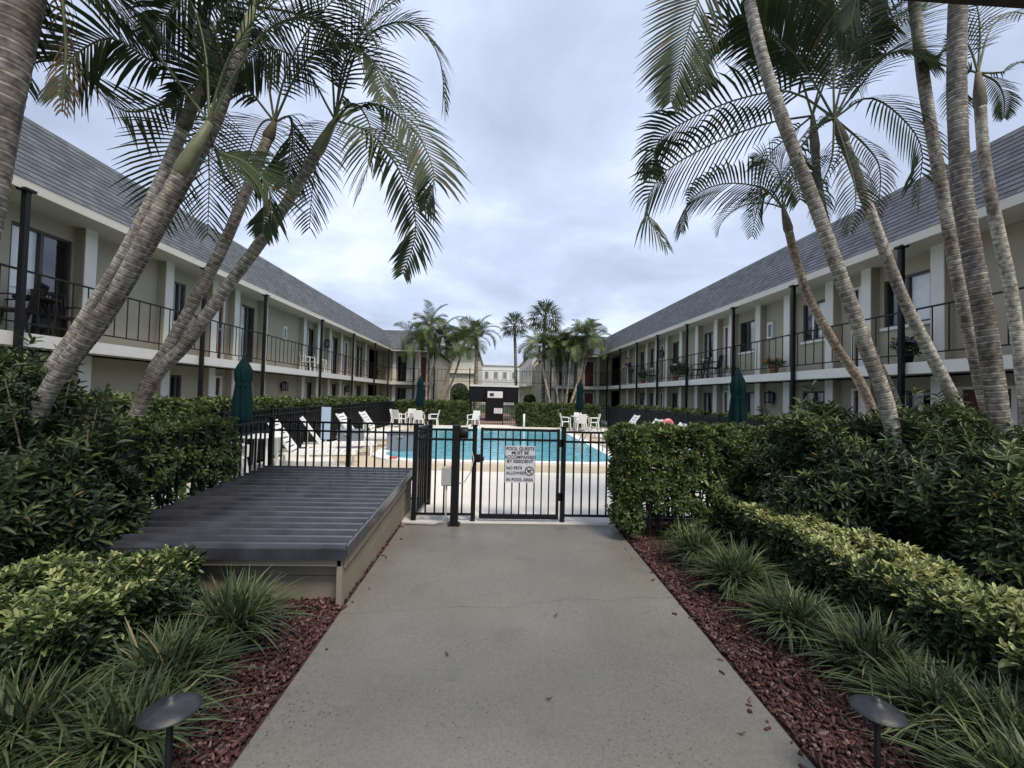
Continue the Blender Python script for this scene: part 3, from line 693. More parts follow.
for i, t_ in enumerate(('NO PETS', 'ALLOWED')): text_mesh(t_, .054, (-.185, -.0055, .072-i*.066), s2, align='LEFT')
text_mesh('IN POOL AREA', .054, (0, -.0055, -.082), s2)
rg = MB(); cx_, cz_ = .128, .035
for i in range(28):
    a, b_ = 2*math.pi*i/28, 2*math.pi*(i+1)/28
    rg.quadbox([(cx_+r*math.cos(q), y, cz_+r*math.sin(q)) for y in (-.004, -.007) for (r, q) in ((.05,a),(.062,a),(.062,b_),(.05,b_))])
rg.bar((cx_-.037,-.0062,cz_+.037),(cx_+.037,-.0062,cz_-.037), .012, .003)
rg.build('prohibition_ring', M['ink'], s2)
dg_ = MB(); dg_.box(cx_-.028, cx_+.014, -.0052, -.004, cz_-.008, cz_+.012); dg_.box(cx_+.008, cx_+.032, -.0053, -.004, cz_+.006, cz_+.026)
for q in (-.026, -.014, .0, .009): dg_.box(cx_+q, cx_+q+.006, -.0051, -.004, cz_-.03, cz_-.008)
dg_.bar((cx_-.027,-.0046,cz_+.01),(cx_-.036,-.0046,cz_+.024), .005, .0012); dg_.build('dog_symbol', M['ink'], s2)

# ------------------------------------------------------------------ ribbed metal cover beside the walkway
sh = thing('equipment_cover', 'low tan wooden box with sloping black ribbed metal top beside the walkway', 'equipment cover', (0, 0, 0))
fy, by, sx0, sx1 = 3.47, 6.35, -3.2, -1.13; zf, zbk = .455, .60
zt = lambda y: zf+(zbk-zf)*(y-fy)/(by-fy)
r_ = MB(); k = 19; st = (by-fy)/k
for i in range(k):
    y = fy+i*st; y2 = y+st
    prof = [(y, 0), (y+.012, .034), (y+.048, .034), (y+.062, 0), (y2, 0)]
    for (ya, ha), (yb, hb) in zip(prof, prof[1:]):
        r_.face([(sx0, ya, zt(ya)+ha), (sx1, ya, zt(ya)+ha), (sx1, yb, zt(yb)+hb), (sx0, yb, zt(yb)+hb)])
r_.quadbox([(sx0,fy,zf-.02),(sx1,fy,zf-.02),(sx1,by,zbk-.02),(sx0,by,zbk-.02),(sx0,fy,zf-.004),(sx1,fy,zf-.004),(sx1,by,zbk-.004),(sx0,by,zbk-.004)])
r_.build('ribbed_top', M['shedroof'], sh)
t_ = MB(); t_.box(sx0-.02, sx1+.012, fy-.03, fy-.002, zf-.075, zf+.012)
t_.quadbox([(sx1+.002,fy,zf-.055),(sx1+.02,fy,zf-.055),(sx1+.02,by,zbk-.055),(sx1+.002,by,zbk-.055),(sx1+.002,fy,zf+.028),(sx1+.02,fy,zf+.028),(sx1+.02,by,zbk+.028),(sx1+.002,by,zbk+.028)])
t_.build('edge_trim', M['shedroof'], sh)
w = MB()
w.box(sx0+.1, sx1-.05, fy+.12, fy+.15, 0, .2); w.box(sx0+.1, sx1-.052, fy+.122, fy+.15, .206, zf-.04)
w.box(sx0+.06, sx1-.03, fy+.0, fy+.05, zf-.13, zf-.078)
w.build('front_board', M['wood'], sh)
w = MB()
w.quadbox([(sx1-.05,fy+.06,0),(sx1-.02,fy+.06,0),(sx1-.02,by,0),(sx1-.05,by,0),(sx1-.05,fy+.06,.19),(sx1-.02,fy+.06,.19),(sx1-.02,by,.24),(sx1-.05,by,.24)])
w.quadbox([(sx1-.05,fy+.06,.196),(sx1-.022,fy+.06,.196),(sx1-.022,by,.246),(sx1-.05,by,.246),(sx1-.05,fy+.06,zf-.06),(sx1-.022,fy+.06,zf-.06),(sx1-.022,by,zbk-.06),(sx1-.05,by,zbk-.06)])
w.quadbox([(sx1-.02,fy+.02,zf-.15),(sx1+.0,fy+.02,zf-.15),(sx1+.0,by,zbk-.15),(sx1-.02,by,zbk-.15),(sx1-.02,fy+.02,zf-.056),(sx1+.0,fy+.02,zf-.056),(sx1+.0,by,zbk-.056),(sx1-.02,by,zbk-.056)])
w.build('side_board', M['wood'], sh)
MB().box(sx1-.06, sx1-.015, fy+.0, fy+.058, 0, zf-.06).build('corner_post', M['wood'], sh)

# ------------------------------------------------------------------ path lights
def path_light(loc, label):
    t = thing('path_light', label, 'garden light', loc, 0, None)
    MB().tube([(0,0,-.05),(0,0,.40)], .011, 10).build('stake', M['black'], t)
    MB().lathe([(.090,.408),(.096,.410),(.095,.414),(.072,.427),(.042,.439),(.022,.445),(.016,.456),(.010,.464),(.001,.466)], n=40).build('cap', M['lightcap'], t)
    MB().lathe([(.022,.372),(.026,.376),(.026,.403),(.02,.404)], n=18).build('lamp_holder', M['black'], t)
    return t
p = at(165, 712, 1.66); lt = path_light((p.x+.02, 1.66, p.z-.405), 'dark round path light at the left edge of the walkway')
p = at(882, 712, 1.76); lt = path_light((p.x-.02, 1.76, p.z-.405), 'dark round path light at the right edge of the walkway')

# ------------------------------------------------------------------ vegetation
def unit(v): return v/np.maximum(np.linalg.norm(v, axis=1, keepdims=True), 1e-9)
def leaves(name, P, D, N, L, W, m, parent, rnd, fold=.25, sag=.15):
    n = len(P); D = unit(D); S_ = unit(np.cross(D, N)); U = np.cross(S_, D)
    L = L[:,None]; W = W[:,None]
    def pt(t, s, h): return P + D*(t*L) + S_*(s*W) + U*(h*W) - U*(sag*t*t*L)
    V = np.stack([pt(0,0,0), pt(.30,-.42,fold), pt(.68,-.38,fold), pt(1,0,0), pt(.68,.38,fold), pt(.30,.42,fold)], 1).reshape(-1,3)
    b = np.arange(n)[:,None,None]*6
    Q = b + np.array([[0,3,2,1],[0,5,4,3]])[None]
    return fast_mesh(name, V, Q, m, parent, np.repeat(rnd, 6))
def shoots(name, P, D, nl, L, W, m, parent, stem=.10, tone=None, jit=.25, spread=(40,85), sag=.15):
    n = len(P); D = unit(D)
    ref = RNG.normal(size=(n,3)); A = unit(np.cross(D, ref)); B = np.cross(D, A)
    pp, dd, nn, ll, ww, rr = [], [], [], [], [], []
    for k in range(nl):
        f = k/max(1, nl-1)
        az = k*2.39996 + RNG.random(n)*.6; a = np.radians(spread[1]+(spread[0]-spread[1])*f) + RNG.normal(size=n)*.18
        rad = A*np.cos(az)[:,None] + B*np.sin(az)[:,None]
        d = D*np.cos(a)[:,None] + rad*np.sin(a)[:,None] + RNG.normal(size=(n,3))*.1
        pp.append(P + D*((f-1)*stem)); dd.append(d); nn.append(D + RNG.normal(size=(n,3))*jit)
        s = (.75+.5*RNG.random(n))*(1-.25*f); ll.append(L*s); ww.append(W*s)
        base = RNG.random(n)*.9
        if tone is not None: base = np.clip(tone*(.75+.5*RNG.random(n)) + .12*(f-.5), 0, .955)
        base = np.where(RNG.random(n) < .007, 1, np.minimum(base, .955))
        rr.append(base)
    return leaves(name, np.concatenate(pp), np.concatenate(dd), np.concatenate(nn), np.concatenate(ll), np.concatenate(ww), m, parent, np.concatenate(rr), sag=sag)
def vnoise(P, s, seed): return np.array([noise.noise((p[0]*s+seed, p[1]*s-seed, p[2]*s+2*seed)) for p in P])
def blob_pts(n, c, r, inner=.3, lump=.30, zmin=-.75, seed=0.):
    d = RNG.normal(size=(n*2,3)); d = unit(d); d = d[d[:,2] > zmin][:n]
    rad = 1+lump*vnoise(d, 1.7, seed)+.13*vnoise(d, 4.5, seed+5)
    u = np.where(RNG.random(len(d)) < inner, RNG.random(len(d))**.5*.9, 1-np.abs(RNG.normal(size=len(d)))*.07)
    P = np.array(c) + d*np.array(r)*(rad*u)[:,None]
    return P, unit(d*np.array([.8,.8,.6])+np.array([0,0,.75])+RNG.normal(size=(len(d),3))*.25), u
def box_pts(n, x0, x1, y0, y1, z0, z1, inner=.25, seed=0., rough=.05, rnd=.12):
    lx, ly, lz = x1-x0, y1-y0, z1-z0
    ar = np.array([lx*ly, ly*lz, ly*lz, lx*lz, lx*lz]); f = RNG.choice(5, n, p=ar/ar.sum())
    P = np.stack([RNG.random(n)*lx, RNG.random(n)*ly, RNG.random(n)*lz], 1); nr = np.zeros((n,3))
    for k, (ax, val, s) in enumerate(((2,lz,1),(0,0,-1),(0,lx,1),(1,0,-1),(1,ly,1))):
        q = f == k; P[q,ax] = val; nr[q,ax] = s
    P += np.array([x0,y0,z0])
    c = np.array([(x0+x1)/2,(y0+y1)/2,(z0+z1)/2]); 
    ex = np.abs(P-c)/np.array([lx/2,ly/2,lz/2]); ex[:,2] = np.where(P[:,2]<c[2], 0, ex[:,2])
    nearc = np.sort(ex, 1)[:,1]; P = P + (c-P)*(np.clip(nearc-.8,0,1)*rnd*2)[:,None]
    off = rough*vnoise(P, 3.5, seed)*1.6 + rough*.6*vnoise(P, 9, seed+3)
    P = P + nr*off[:,None]
    ins = RNG.random(n) < inner; P[ins] = P[ins] - nr[ins]*(RNG.random(ins.sum())*.3)[:,None]*min(lx,ly,1)
    D = unit(nr + np.array([0,0,.7]) + RNG.normal(size=(n,3))*.35)
    return P, D, nr
def stems(parent, c, r, n, zt, rad=.018, seed=1):
    rr = random.Random(seed); m_ = MB()
    for i in range(n):
        x, y = c[0]+rr.uniform(-.36,.36)*r[0], c[1]+rr.uniform(-.3,.3)*r[1]; dx_, dy_ = rr.uniform(-.13,.13), rr.uniform(-.13,.13)
        m_.tube([(x,y,-.03),(x+dx_*.4,y+dy_*.3,zt*.45),(x+dx_,y+dy_,zt)], [rad, rad*.75, rad*.4], 6)
    return m_.build('stem', M['bark'], parent)
def bush(label, c, r, n, nl=11, L=.112, W=.033, seed=0., m='bush_leaf', cat='shrub', name='shrub', inner=.35):
    t = thing(name, label, cat, (0,0,0)); P, D, u = blob_pts(n, c, r, inner=inner, seed=seed, zmin=-.5)
    q_ = RNG.random(len(P)) < .05; q_ &= P[:,2] > c[2]+.25*r[2]; P[q_] += D[q_]*(RNG.random(q_.sum())*.28)[:,None]
    keep = P[:,2] > .06; P, D = P[keep], D[keep]
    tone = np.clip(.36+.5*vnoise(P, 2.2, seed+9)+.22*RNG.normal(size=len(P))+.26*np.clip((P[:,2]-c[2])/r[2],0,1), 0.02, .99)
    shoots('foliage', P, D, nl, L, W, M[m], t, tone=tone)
    stems(t, c, r, 12, c[2]+r[2]*.5, seed=int(seed*10)+3); return t
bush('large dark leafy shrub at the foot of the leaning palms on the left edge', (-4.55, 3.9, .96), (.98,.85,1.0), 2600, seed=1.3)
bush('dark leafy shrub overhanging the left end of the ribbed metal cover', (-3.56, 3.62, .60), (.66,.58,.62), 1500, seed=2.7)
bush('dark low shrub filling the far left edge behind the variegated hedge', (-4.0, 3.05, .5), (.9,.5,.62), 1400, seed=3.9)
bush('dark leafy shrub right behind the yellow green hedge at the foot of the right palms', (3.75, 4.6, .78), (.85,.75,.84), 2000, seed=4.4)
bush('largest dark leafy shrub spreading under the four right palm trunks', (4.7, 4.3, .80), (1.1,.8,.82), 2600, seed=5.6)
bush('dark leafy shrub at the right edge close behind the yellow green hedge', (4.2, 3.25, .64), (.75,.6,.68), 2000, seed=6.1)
# taller shoots rising out of the left shrub
t = thing('shrub', 'upright leafy shoots standing taller among the leaning palm trunks on the left', 'shrub', (0,0,0))
P = []; Dv = []; sm = MB(); rr = random.Random(5)
for i in range(22):
    b0 = Vector((rr.uniform(-4.6,-2.95), rr.uniform(3.35,3.9), .5)); h = rr.uniform(.85,1.3) - .34*max(0, b0.x+3.7)
    tip = b0+Vector((rr.uniform(-.2,.2), rr.uniform(-.15,.15), h)); sm.tube([b0-Vector((0,0,.5)), b0, tip], [.014,.012,.004], 6)
    for k in range(9):
        f = .35+.65*k/8; P.append(b0.lerp(tip, f)+Vector((rr.uniform(-.07,.07), rr.uniform(-.07,.07), 0))); Dv.append((tip-b0).normalized()+Vector((rr.uniform(-.5,.5), rr.uniform(-.5,.5), 0)))
shoots('foliage', np.array(P), np.array(Dv), 9, .10, .034, M['bush_leaf'], t, tone=np.clip(.6+.2*RNG.normal(size=len(P)), .1, 1)); sm.build('stem', M['bark'], t)
def hedge(label, x0, x1, y0, y1, z0, z1, n, nl=9, L=.062, W=.034, m='hedge_leaf', seed=0., rough=.05, inner=.25, tonef=None, name='hedge', gaps=0, stem_n=14):
    t = thing(name, label, 'hedge', (0,0,0)); P, D, nr = box_pts(n, x0,x1,y0,y1,z0,z1, inner=inner, seed=seed, rough=rough)
    if gaps:
        low = np.clip((z1-.35*(z1-z0)-P[:,2])/(z1-z0), 0, 1); keep = (vnoise(P, 5, seed+1) + .35 - gaps*low*1.6) > -.2
        P, D, nr = P[keep], D[keep], nr[keep]
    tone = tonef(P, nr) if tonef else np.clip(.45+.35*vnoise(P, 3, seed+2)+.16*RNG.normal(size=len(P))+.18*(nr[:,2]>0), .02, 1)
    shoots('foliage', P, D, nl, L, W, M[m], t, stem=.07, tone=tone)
    stems(t, ((x0+x1)/2,(y0+y1)/2), (x1-x0, y1-y0), stem_n, z1-.12, .013, seed=int(seed*7)+1); return t
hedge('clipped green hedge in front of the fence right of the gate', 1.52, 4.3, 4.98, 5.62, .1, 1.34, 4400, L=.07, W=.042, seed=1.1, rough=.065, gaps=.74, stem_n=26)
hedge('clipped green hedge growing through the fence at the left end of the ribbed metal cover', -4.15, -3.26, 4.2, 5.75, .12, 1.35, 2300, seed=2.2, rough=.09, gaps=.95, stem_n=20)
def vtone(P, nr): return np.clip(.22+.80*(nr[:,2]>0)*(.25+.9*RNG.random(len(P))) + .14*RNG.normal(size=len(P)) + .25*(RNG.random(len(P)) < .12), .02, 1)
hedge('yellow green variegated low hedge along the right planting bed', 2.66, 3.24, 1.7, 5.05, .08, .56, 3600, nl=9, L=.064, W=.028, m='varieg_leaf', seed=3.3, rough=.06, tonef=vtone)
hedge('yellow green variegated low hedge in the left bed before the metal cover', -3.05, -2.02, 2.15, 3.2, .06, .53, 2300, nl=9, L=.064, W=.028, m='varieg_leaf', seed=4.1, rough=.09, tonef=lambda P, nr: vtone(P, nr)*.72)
fh = dict(nl=5, L=.12, W=.07, m='hedge_far', rough=.06, stem_n=10)
hedge('clipped hedge beyond the left pool fence beside the green umbrella', -6.4, -5.55, 8.6, 13.4, .05, 1.42, 2600, seed=5.2, **fh)
hedge('clipped hedge beyond the far half of the left pool fence', -6.4, -5.55, 14.6, 23.6, .05, 1.42, 2600, seed=5.9, **fh)
hedge('low hedge beyond the left pool fence nearest the shrubs', -6.6, -5.6, 5.2, 8.2, .05, 1.5, 1800, seed=6.4, **fh)
hedge('clipped hedge beyond the near part of the right pool fence', 6.75, 7.5, 6.4, 13.2, .05, 1.28, 2400, seed=7.3, **fh)
hedge('clipped hedge beyond the far half of the right pool fence', 6.75, 7.5, 14.2, 23.6, .05, 1.30, 2400, seed=7.8, **fh)
hedge('clipped hedge at the far end of the deck left of the pavilion path', -5.2, -1.35, 23.2, 23.95, .05, 1.28, 2200, seed=8.5, **fh)
hedge('clipped hedge at the far end of the deck right of the pavilion path', 1.35, 5.9, 23.2, 23.95, .05, 1.28, 2400, seed=9.5, **fh)
# grass-like clumps
def clump(label, c, n, h, spread, seed):
    rr = np.random.default_rng(seed); az = rr.random(n)*6.283; L = h*(.65+.55*rr.random(n)); lean = spread*(.2+.95*rr.random(n)); w = .0058+.0052*rr.random(n)
    bx = c[0]+rr.normal(size=n)*.055; by_ = c[1]+rr.normal(size=n)*.055; dirx, diry = np.cos(az), np.sin(az); K = 6; V = []
    tw = rr.normal(size=n)*.5
    for k in range(K+1):
        t = k/K; hor = L*(lean*t**1.6)*.95; z = L*(t - lean*.62*t**2.2); ww = w*(1-.02-t**3*.9)
        sx, sy = -np.sin(az+tw), np.cos(az+tw)
        for s in (-1, 1): V.append(np.stack([bx+dirx*hor+s*sx*ww, by_+diry*hor+s*sy*ww, np.maximum(z, .012)], 1))
    V = np.stack(V, 1).reshape(-1,3); b = np.arange(n)[:,None,None]*(2*(K+1))
    Q = b + np.array([[2*k, 2*k+1, 2*k+3, 2*k+2] for k in range(K)])[None]
    rnd = np.repeat(np.where(rr.random(n) < .012, 1, rr.random(n)*.93), 2*(K+1))
    o = fast_mesh('grass_clump', V, Q, M['blade'], rnd=rnd, smooth=True)
    return tag(o, label, 'ornamental grass', 'strap leaved grass clumps along the walkway')
for i, (x, y, n, h, sp, lb) in enumerate([
    (-1.66,2.93,520,.52,.95,'tall arching grass clump at the corner of the ribbed metal cover'),
    (-1.72,2.42,520,.46,1.0,'arching grass clump in the left bed, second from the metal cover'),
    (-1.62,2.02,480,.42,1.05,'spreading grass clump right behind the left path light'),
    (-2.0,1.98,480,.50,.95,'tall grass clump before the left variegated hedge'),
    (-1.95,1.58,480,.44,1.0,'grass clump at the bottom left edge beside the left path light'),
    (-2.45,1.85,420,.48,.95,'grass clump furthest left in front of the variegated hedge'),
    (2.12,4.35,520,.46,.95,'grass clump nearest to the clipped hedge in the right bed'),
    (2.16,3.72,560,.50,1.0,'big round grass clump in the right bed, second from the clipped hedge'),
    (2.2,3.02,520,.44,1.05,'low spreading grass clump in the middle of the right bed'),
    (2.34,2.55,520,.44,1.0,'grass clump in the right bed against the yellow green hedge'),
    (2.3,2.12,520,.42,1.05,'grass clump in the right bed behind the path light'),
    (2.45,1.92,520,.44,1.0,'grass clump at the right edge under the yellow green hedge'),
    (2.2,1.66,480,.42,1.0,'grass clump at the bottom right corner'),
    (2.35,1.45,420,.40,1.0,'grass clump lowest at the right edge of the frame')]):
    clump(lb, (x, y), int(n*1.1), h*1.02, sp, 100+i)

# ------------------------------------------------------------------ palms
def frond_mesh(V, Q, RN, base, az, el, L, droop, nleaf=46, lmax=.62, width=.034, hang=.55, twist=0, rndb=.4, seg=3, curl=0.):
    rr = random.Random(int(abs(az*1000+el*77+L*991+base.x*313)))
    p = Vector(base); a = az; e = el; N_ = 26; pts = []; tan = []
    for i in range(N_+1):
        t = i/N_; d = Vector((math.cos(a)*math.cos(e), math.sin(a)*math.cos(e), math.sin(e)))
        pts.append(p.copy()); tan.append(d); p += d*(L/N_); e -= droop/N_*(.45+1.1*t); a += curl/N_
        e = max(e, -R(86))
    def samp(t):
        x = min(t*N_, N_-1e-4); i = int(x); f = x-i; return pts[i].lerp(pts[i+1], f), tan[i].lerp(tan[i+1], f).normalized()
    leaflets(V, Q, RN, pts, tan, rr, nleaf, lmax*(.6+.4*min(1,L/1.9)), width, hang, twist, rndb, seg)
    return pts
def leaflets(V, Q, RN, pts, tan, rr, nleaf, lmax, width, hang, twist, rndb, seg, nup=.28):
    N_ = len(pts)-1
    def samp(t):
        x = min(t*N_, N_-1e-4); i = int(x); f = x-i; return pts[i].lerp(pts[i+1], f), tan[i].lerp(tan[i+1], f).normalized()
    last = None
    for k in range(nleaf):
        t = .16+.84*(k+.5)/nleaf; pp, tt = samp(t)
        h_ = Vector((tt.x, tt.y, 0))
        if h_.length > .12 or last is None: sd = Vector((-tt.y, tt.x, 0)).normalized() if h_.length > 1e-4 else Vector((0,1,0))
        else: sd = last
        if last is not None and sd.dot(last) < 0: sd = -sd
        last = sd; side = sd.copy(); nrm = side.cross(tt).normalized()
        if nrm.z < 0: nrm = -nrm
        side = Matrix.Rotation(twist, 3, tt) @ side; nrm = Matrix.Rotation(twist, 3, tt) @ nrm
        prof = min(1, (t-.1)*5.5)*(1-.75*max(0, (t-.6)/.4)**1.5)
        for s in (-1, 1):
            if rr.random() < .03: continue
            ll = lmax*prof*rr.uniform(.85,1.1)
            fwd = .45+.75*t
            d = (side*s*1.0 + tt*fwd + nrm*nup + Vector((rr.uniform(-.08,.08),)*3)).normalized()
            q = pp.copy(); ws = [width*.55, width, width*.8, .003] if seg == 3 else [width*.7, width, .003]
            across = tt - d*tt.dot(d); across = across.normalized() if across.length > 1e-3 else Vector((0,0,1))
            b0 = len(V); hv = rndb+rr.uniform(-.3,.32); hv = 1. if rr.random() < .035 else hv
            
            for j in range(seg+1):
                V.append(q + across*ws[j]/2); V.append(q - across*ws[j]/2); RN += [hv, hv]
                q = q + d*(ll/seg); d = (d + Vector((0,0,-1))*hang*rr.uniform(.7,1.3)*(1.6/seg)*.55).normalized()
                across = across - d*across.dot(d); across.normalize()
            for j in range(seg): Q.append((b0+2*j, b0+2*j+1, b0+2*j+3, b0+2*j+2))
def frond(parent, base, az, el, L, droop, m='palm_leaf', rach=.012, **kw):
    V, Q, RN = [], [], []
    pts = frond_mesh(V, Q, RN, Vector(base), az, el, L, droop, **kw)
    o = fast_mesh('frond', V, Q, M[m], parent, np.clip(RN, 0, .98))
    rc = MB(); rc.tube(pts[::2], [rach*(1-.8*i/13)+.0015 for i in range(len(pts[::2]))], 5, cap=False); rc.build('rachis', M['rachis'], o)
    return o
def fpath(parent, base, px, Y, dY=0, m='palm_leaf', rach=.012, nleaf=44, lmax=.58, width=.028, hang=.8, twist=.45, rndb=.42, seed=0, nup=.06):
    if lmax < .46: nleaf = min(nleaf, 26); width = min(width, .016)
    rr = random.Random(seed); k = len(px); c = [Vector(base)]+[at(x, y, Y+dY*(i+1)/k) for i, (x, y) in enumerate(px)]
    pts = spline(c, 28); tan = [(pts[min(i+1,28)]-pts[max(i-1,0)]).normalized() for i in range(29)]; V, Q, RN = [], [], []
    leaflets(V, Q, RN, pts, tan, rr, nleaf, lmax, width, hang, twist, rndb, 3, nup)
    o = fast_mesh('frond', V, Q, M[m], parent, np.clip(RN, 0, .98))
    rc = MB(); rc.tube(pts[::2], [rach*(1-.8*i/14)+.0015 for i in range(15)], 5, cap=False); rc.build('rachis', M['rachis'], o)
def spline(pts, n):
    pts = [Vector(p) for p in pts]; out = []; P = [pts[0]*2-pts[1]]+pts+[pts[-1]*2-pts[-2]]; k = len(pts)-1
    for i in range(n+1):
        x = min(i/n*k, k-1e-6); j = int(x); t = x-j; a, b, c, d = P[j], P[j+1], P[j+2], P[j+3]
        out.append(.5*((2*b)+(c-a)*t+(2*a-5*b+4*c-d)*t*t+(3*b-a-3*c+d)*t**3))
    return out
def trunk(parent, pts, r0, r1, m, ring=.085, n=14, seed=0):
    sp = spline(pts, 120); 
    ln = [0]
    for a, b in zip(sp, sp[1:]): ln.append(ln[-1]+(b-a).length)
    T = ln[-1]; per = ring; path = []; rad = []; al = []
    def pos(s):
        s = min(max(s, 0), T-1e-6); lo = 0
        import bisect
        lo = min(max(bisect.bisect_right(ln, s)-1, 0), len(sp)-2); f = (s-ln[lo])/max(1e-9, ln[lo+1]-ln[lo]); return sp[lo].lerp(sp[lo+1], f)
    k = int(T/per)
    for i in range(k):
        for (f, q) in ((0, 1.014), (.2, 1.012), (.32, .988), (.85, .994)):
            s = (i+f)*per; path.append(pos(s)); u = s/T
            bulge = 1+.06*noise.noise((s*1.7, seed, 0))
            rad.append((r0+(r1-r0)*u)*q*bulge*(1+.25*max(0, 1-s/.4))); al += [i+f]*n
    m_ = MB(); m_.tube(path, rad, n); m_.attr = ('along', al); m_.build('trunk', m, parent)
    e_ = path[-1]; return e_, (e_-pos(k*per-.3)).normalized()
def palm(label, path, Y, r0, r1, mk, fr, shaft=.45, group='ringed palms in the planting beds', ynear=None, ground=True, nleaf=34, fm='palm_leaf', extra=(), paths=(),  seed=1, name='palm_tree', lmax=.58, width=.021, seg=3, ring=.058, shaft_m='crownshaft', L=(1.9,2.5)):
    pts = [at(px, py, Y + (dYv if len(q) == 3 else 0)) for q in path for (px, py, dYv) in [(q[0], q[1], q[2] if len(q) == 3 else 0)]]
    if ground:
        d = pts[0]-pts[1]; d = d/abs(d.z)*pts[0].z; pts = [Vector((pts[0].x+d.x*.55, pts[0].y+d.y*.55, -.05))]+pts
    if Y < 10: r0 *= .61; r1 *= .63
    t = thing(name, label, 'palm tree', (0,0,0), 0, group)
    top, d = trunk(t, pts, r0, r1, M[mk], seed=seed, ring=ring)
    if shaft:
        e = top+d*shaft; m_ = MB(); m_.tube([top-d*.03, top+d*.01, top+d*shaft*.15, top+d*shaft*.45, e], [r1*.9, r1*1.06, r1*1.2, r1*1.02, r1*.5], 16); m_.build('crownshaft', M[shaft_m], t)
    else: e = top
    rr = random.Random(seed*13+5)
    for i in range(fr):
        f = i/max(1, fr-1); az = i*2.39996+rr.uniform(-.3,.3); el = R(78-(50 if Y < 10 else 70)*f+rr.uniform(-8,8)); el = max(el, R(52)) if (Y < 10 and math.sin(az) < -.35) else el; LL = rr.uniform(*L)*(1-.25*max(0,.3-f))
        frond(t, e, az, el, LL, R(70+75*f+rr.uniform(-15,25)), m=fm, nleaf=nleaf, twist=rr.uniform(-.5,.5), rndb=rr.uniform(.22,.6), lmax=lmax, width=width, seg=seg, curl=rr.uniform(-.5,.5))
    for i, (pxs, dY_, kw) in enumerate(paths): fpath(t, e, pxs, Y, dY_, seed=seed*50+i, **kw)
    for x in extra: frond(t, e if x.get('at') is None else e, R(x['az']), R(x['el']), x['L'], R(x['dr']), m=x.get('m', fm), nleaf=x.get('n', nleaf), twist=x.get('tw', 0), rndb=x.get('rb', .4), hang=x.get('hang', .55), lmax=x.get('lm', lmax), width=width, seg=seg, curl=R(x.get('cu', 0)))
    return t, e
# left group
H = dict(hang=1.0, nleaf=34, width=.024); B_ = dict(m='palm_old', hang=1.0, lmax=.4)
palm('thick leaning palm cropped by the left frame edge', [(-62,400),(-46,320),(-22,215),(-3,120),(12,45),(24,-10),(40,-75)], 2.4, .165, .135, 'trunk_dark', 3, seed=2, L=(1.3,1.7),
     paths=[([(22,-25),(12,35),(27,90)], .1, dict(hang=1.0, lmax=.26, width=.016)), ([(62,-10),(66,50),(62,112)], .1, dict(m='palm_old', hang=1.6, lmax=.20, nleaf=26, width=.011)), ([(80,-40),(112,-8),(150,25)], .3, {}), ([(10,-50),(-8,-10),(-12,50)], 0, dict(lmax=.35))])
palm('back one of the crossing leaning palms on the left', [(28,412),(75,335),(110,280),(140,225),(165,172),(184,126)], 4.2, .115, .08, 'trunk_pale', 2, shaft_m='sheath', seed=3,
     paths=[([(130,112),(84,76),(52,38)], .5, dict(hang=.15, twist=.5)), ([(150,60),(110,38),(70,60),(58,95)], -.4, {}), ([(205,40),(230,20),(262,40)], .3, {})])
palm('front leaning palm on the left with a pale green crownshaft', [(40,408),(100,318),(133,262),(158,212),(181,172)], 3.7, .115, .085, 'trunk_grey', 2, seed=4, shaft=.5,
     paths=[([(166,66),(130,22),(85,-8)], .4, dict(hang=.35)), ([(216,150),(246,163),(270,192),(263,232)], .4, dict(hang=.6, twist=.9, lmax=.5)), ([(236,72),(270,28),(312,18),(340,50)], .3, {}), ([(205,50),(190,0),(160,-40)], .2, {})])
palm('tallest left palm rising behind the front trunk out of the frame top', [(48,402),(105,318),(142,258),(172,205),(192,168),(216,122),(240,48)], 4.1, .11, .075, 'trunk_dark', 4, seed=5,
     paths=[([(300,-20),(345,0),(378,45)], .2, H), ([(220,-20),(180,0),(150,40)], -.3, {})])
palm('left palm of the slender leaning pair near the metal cover', [(143,395),(170,345),(196,298),(226,240),(254,172),(268,138)], 4.6, .105, .08, 'trunk_grey', 2, shaft_m='sheath', seed=6, shaft=.2,
     paths=[([(290,118),(292,150),(286,184)], .2, H), ([(240,82),(205,78),(172,108)], -.4, {}), ([(262,55),(240,15),(205,-15)], .3, {}), ([(302,66),(338,42),(372,60),(385,100)], -.3, {})])
palm('right palm of the slender leaning pair with fronds arching towards the pool', [(147,392),(185,345),(225,290),(262,240),(295,190),(317,152)], 4.6, .11, .085, 'trunk_grey', 2, seed=7, shaft=.42,
     paths=[([(362,42),(408,22),(438,55),(446,112)], .3, dict(hang=.8, rndb=.55)), ([(375,104),(414,130),(434,174),(425,210)], -.2, dict(hang=.8, twist=.9, lmax=.55)), ([(374,136),(404,180),(416,228),(403,274)], .1, dict(hang=.7, twist=1.0, lmax=.5)), ([(356,104),(373,140),(359,194)], -.5, H), ([(345,60),(374,18),(412,-12)], .4, {}), ([(300,62),(262,50),(226,82)], .5, {}), ([(330,50),(318,5),(300,-40)], .3, {})])
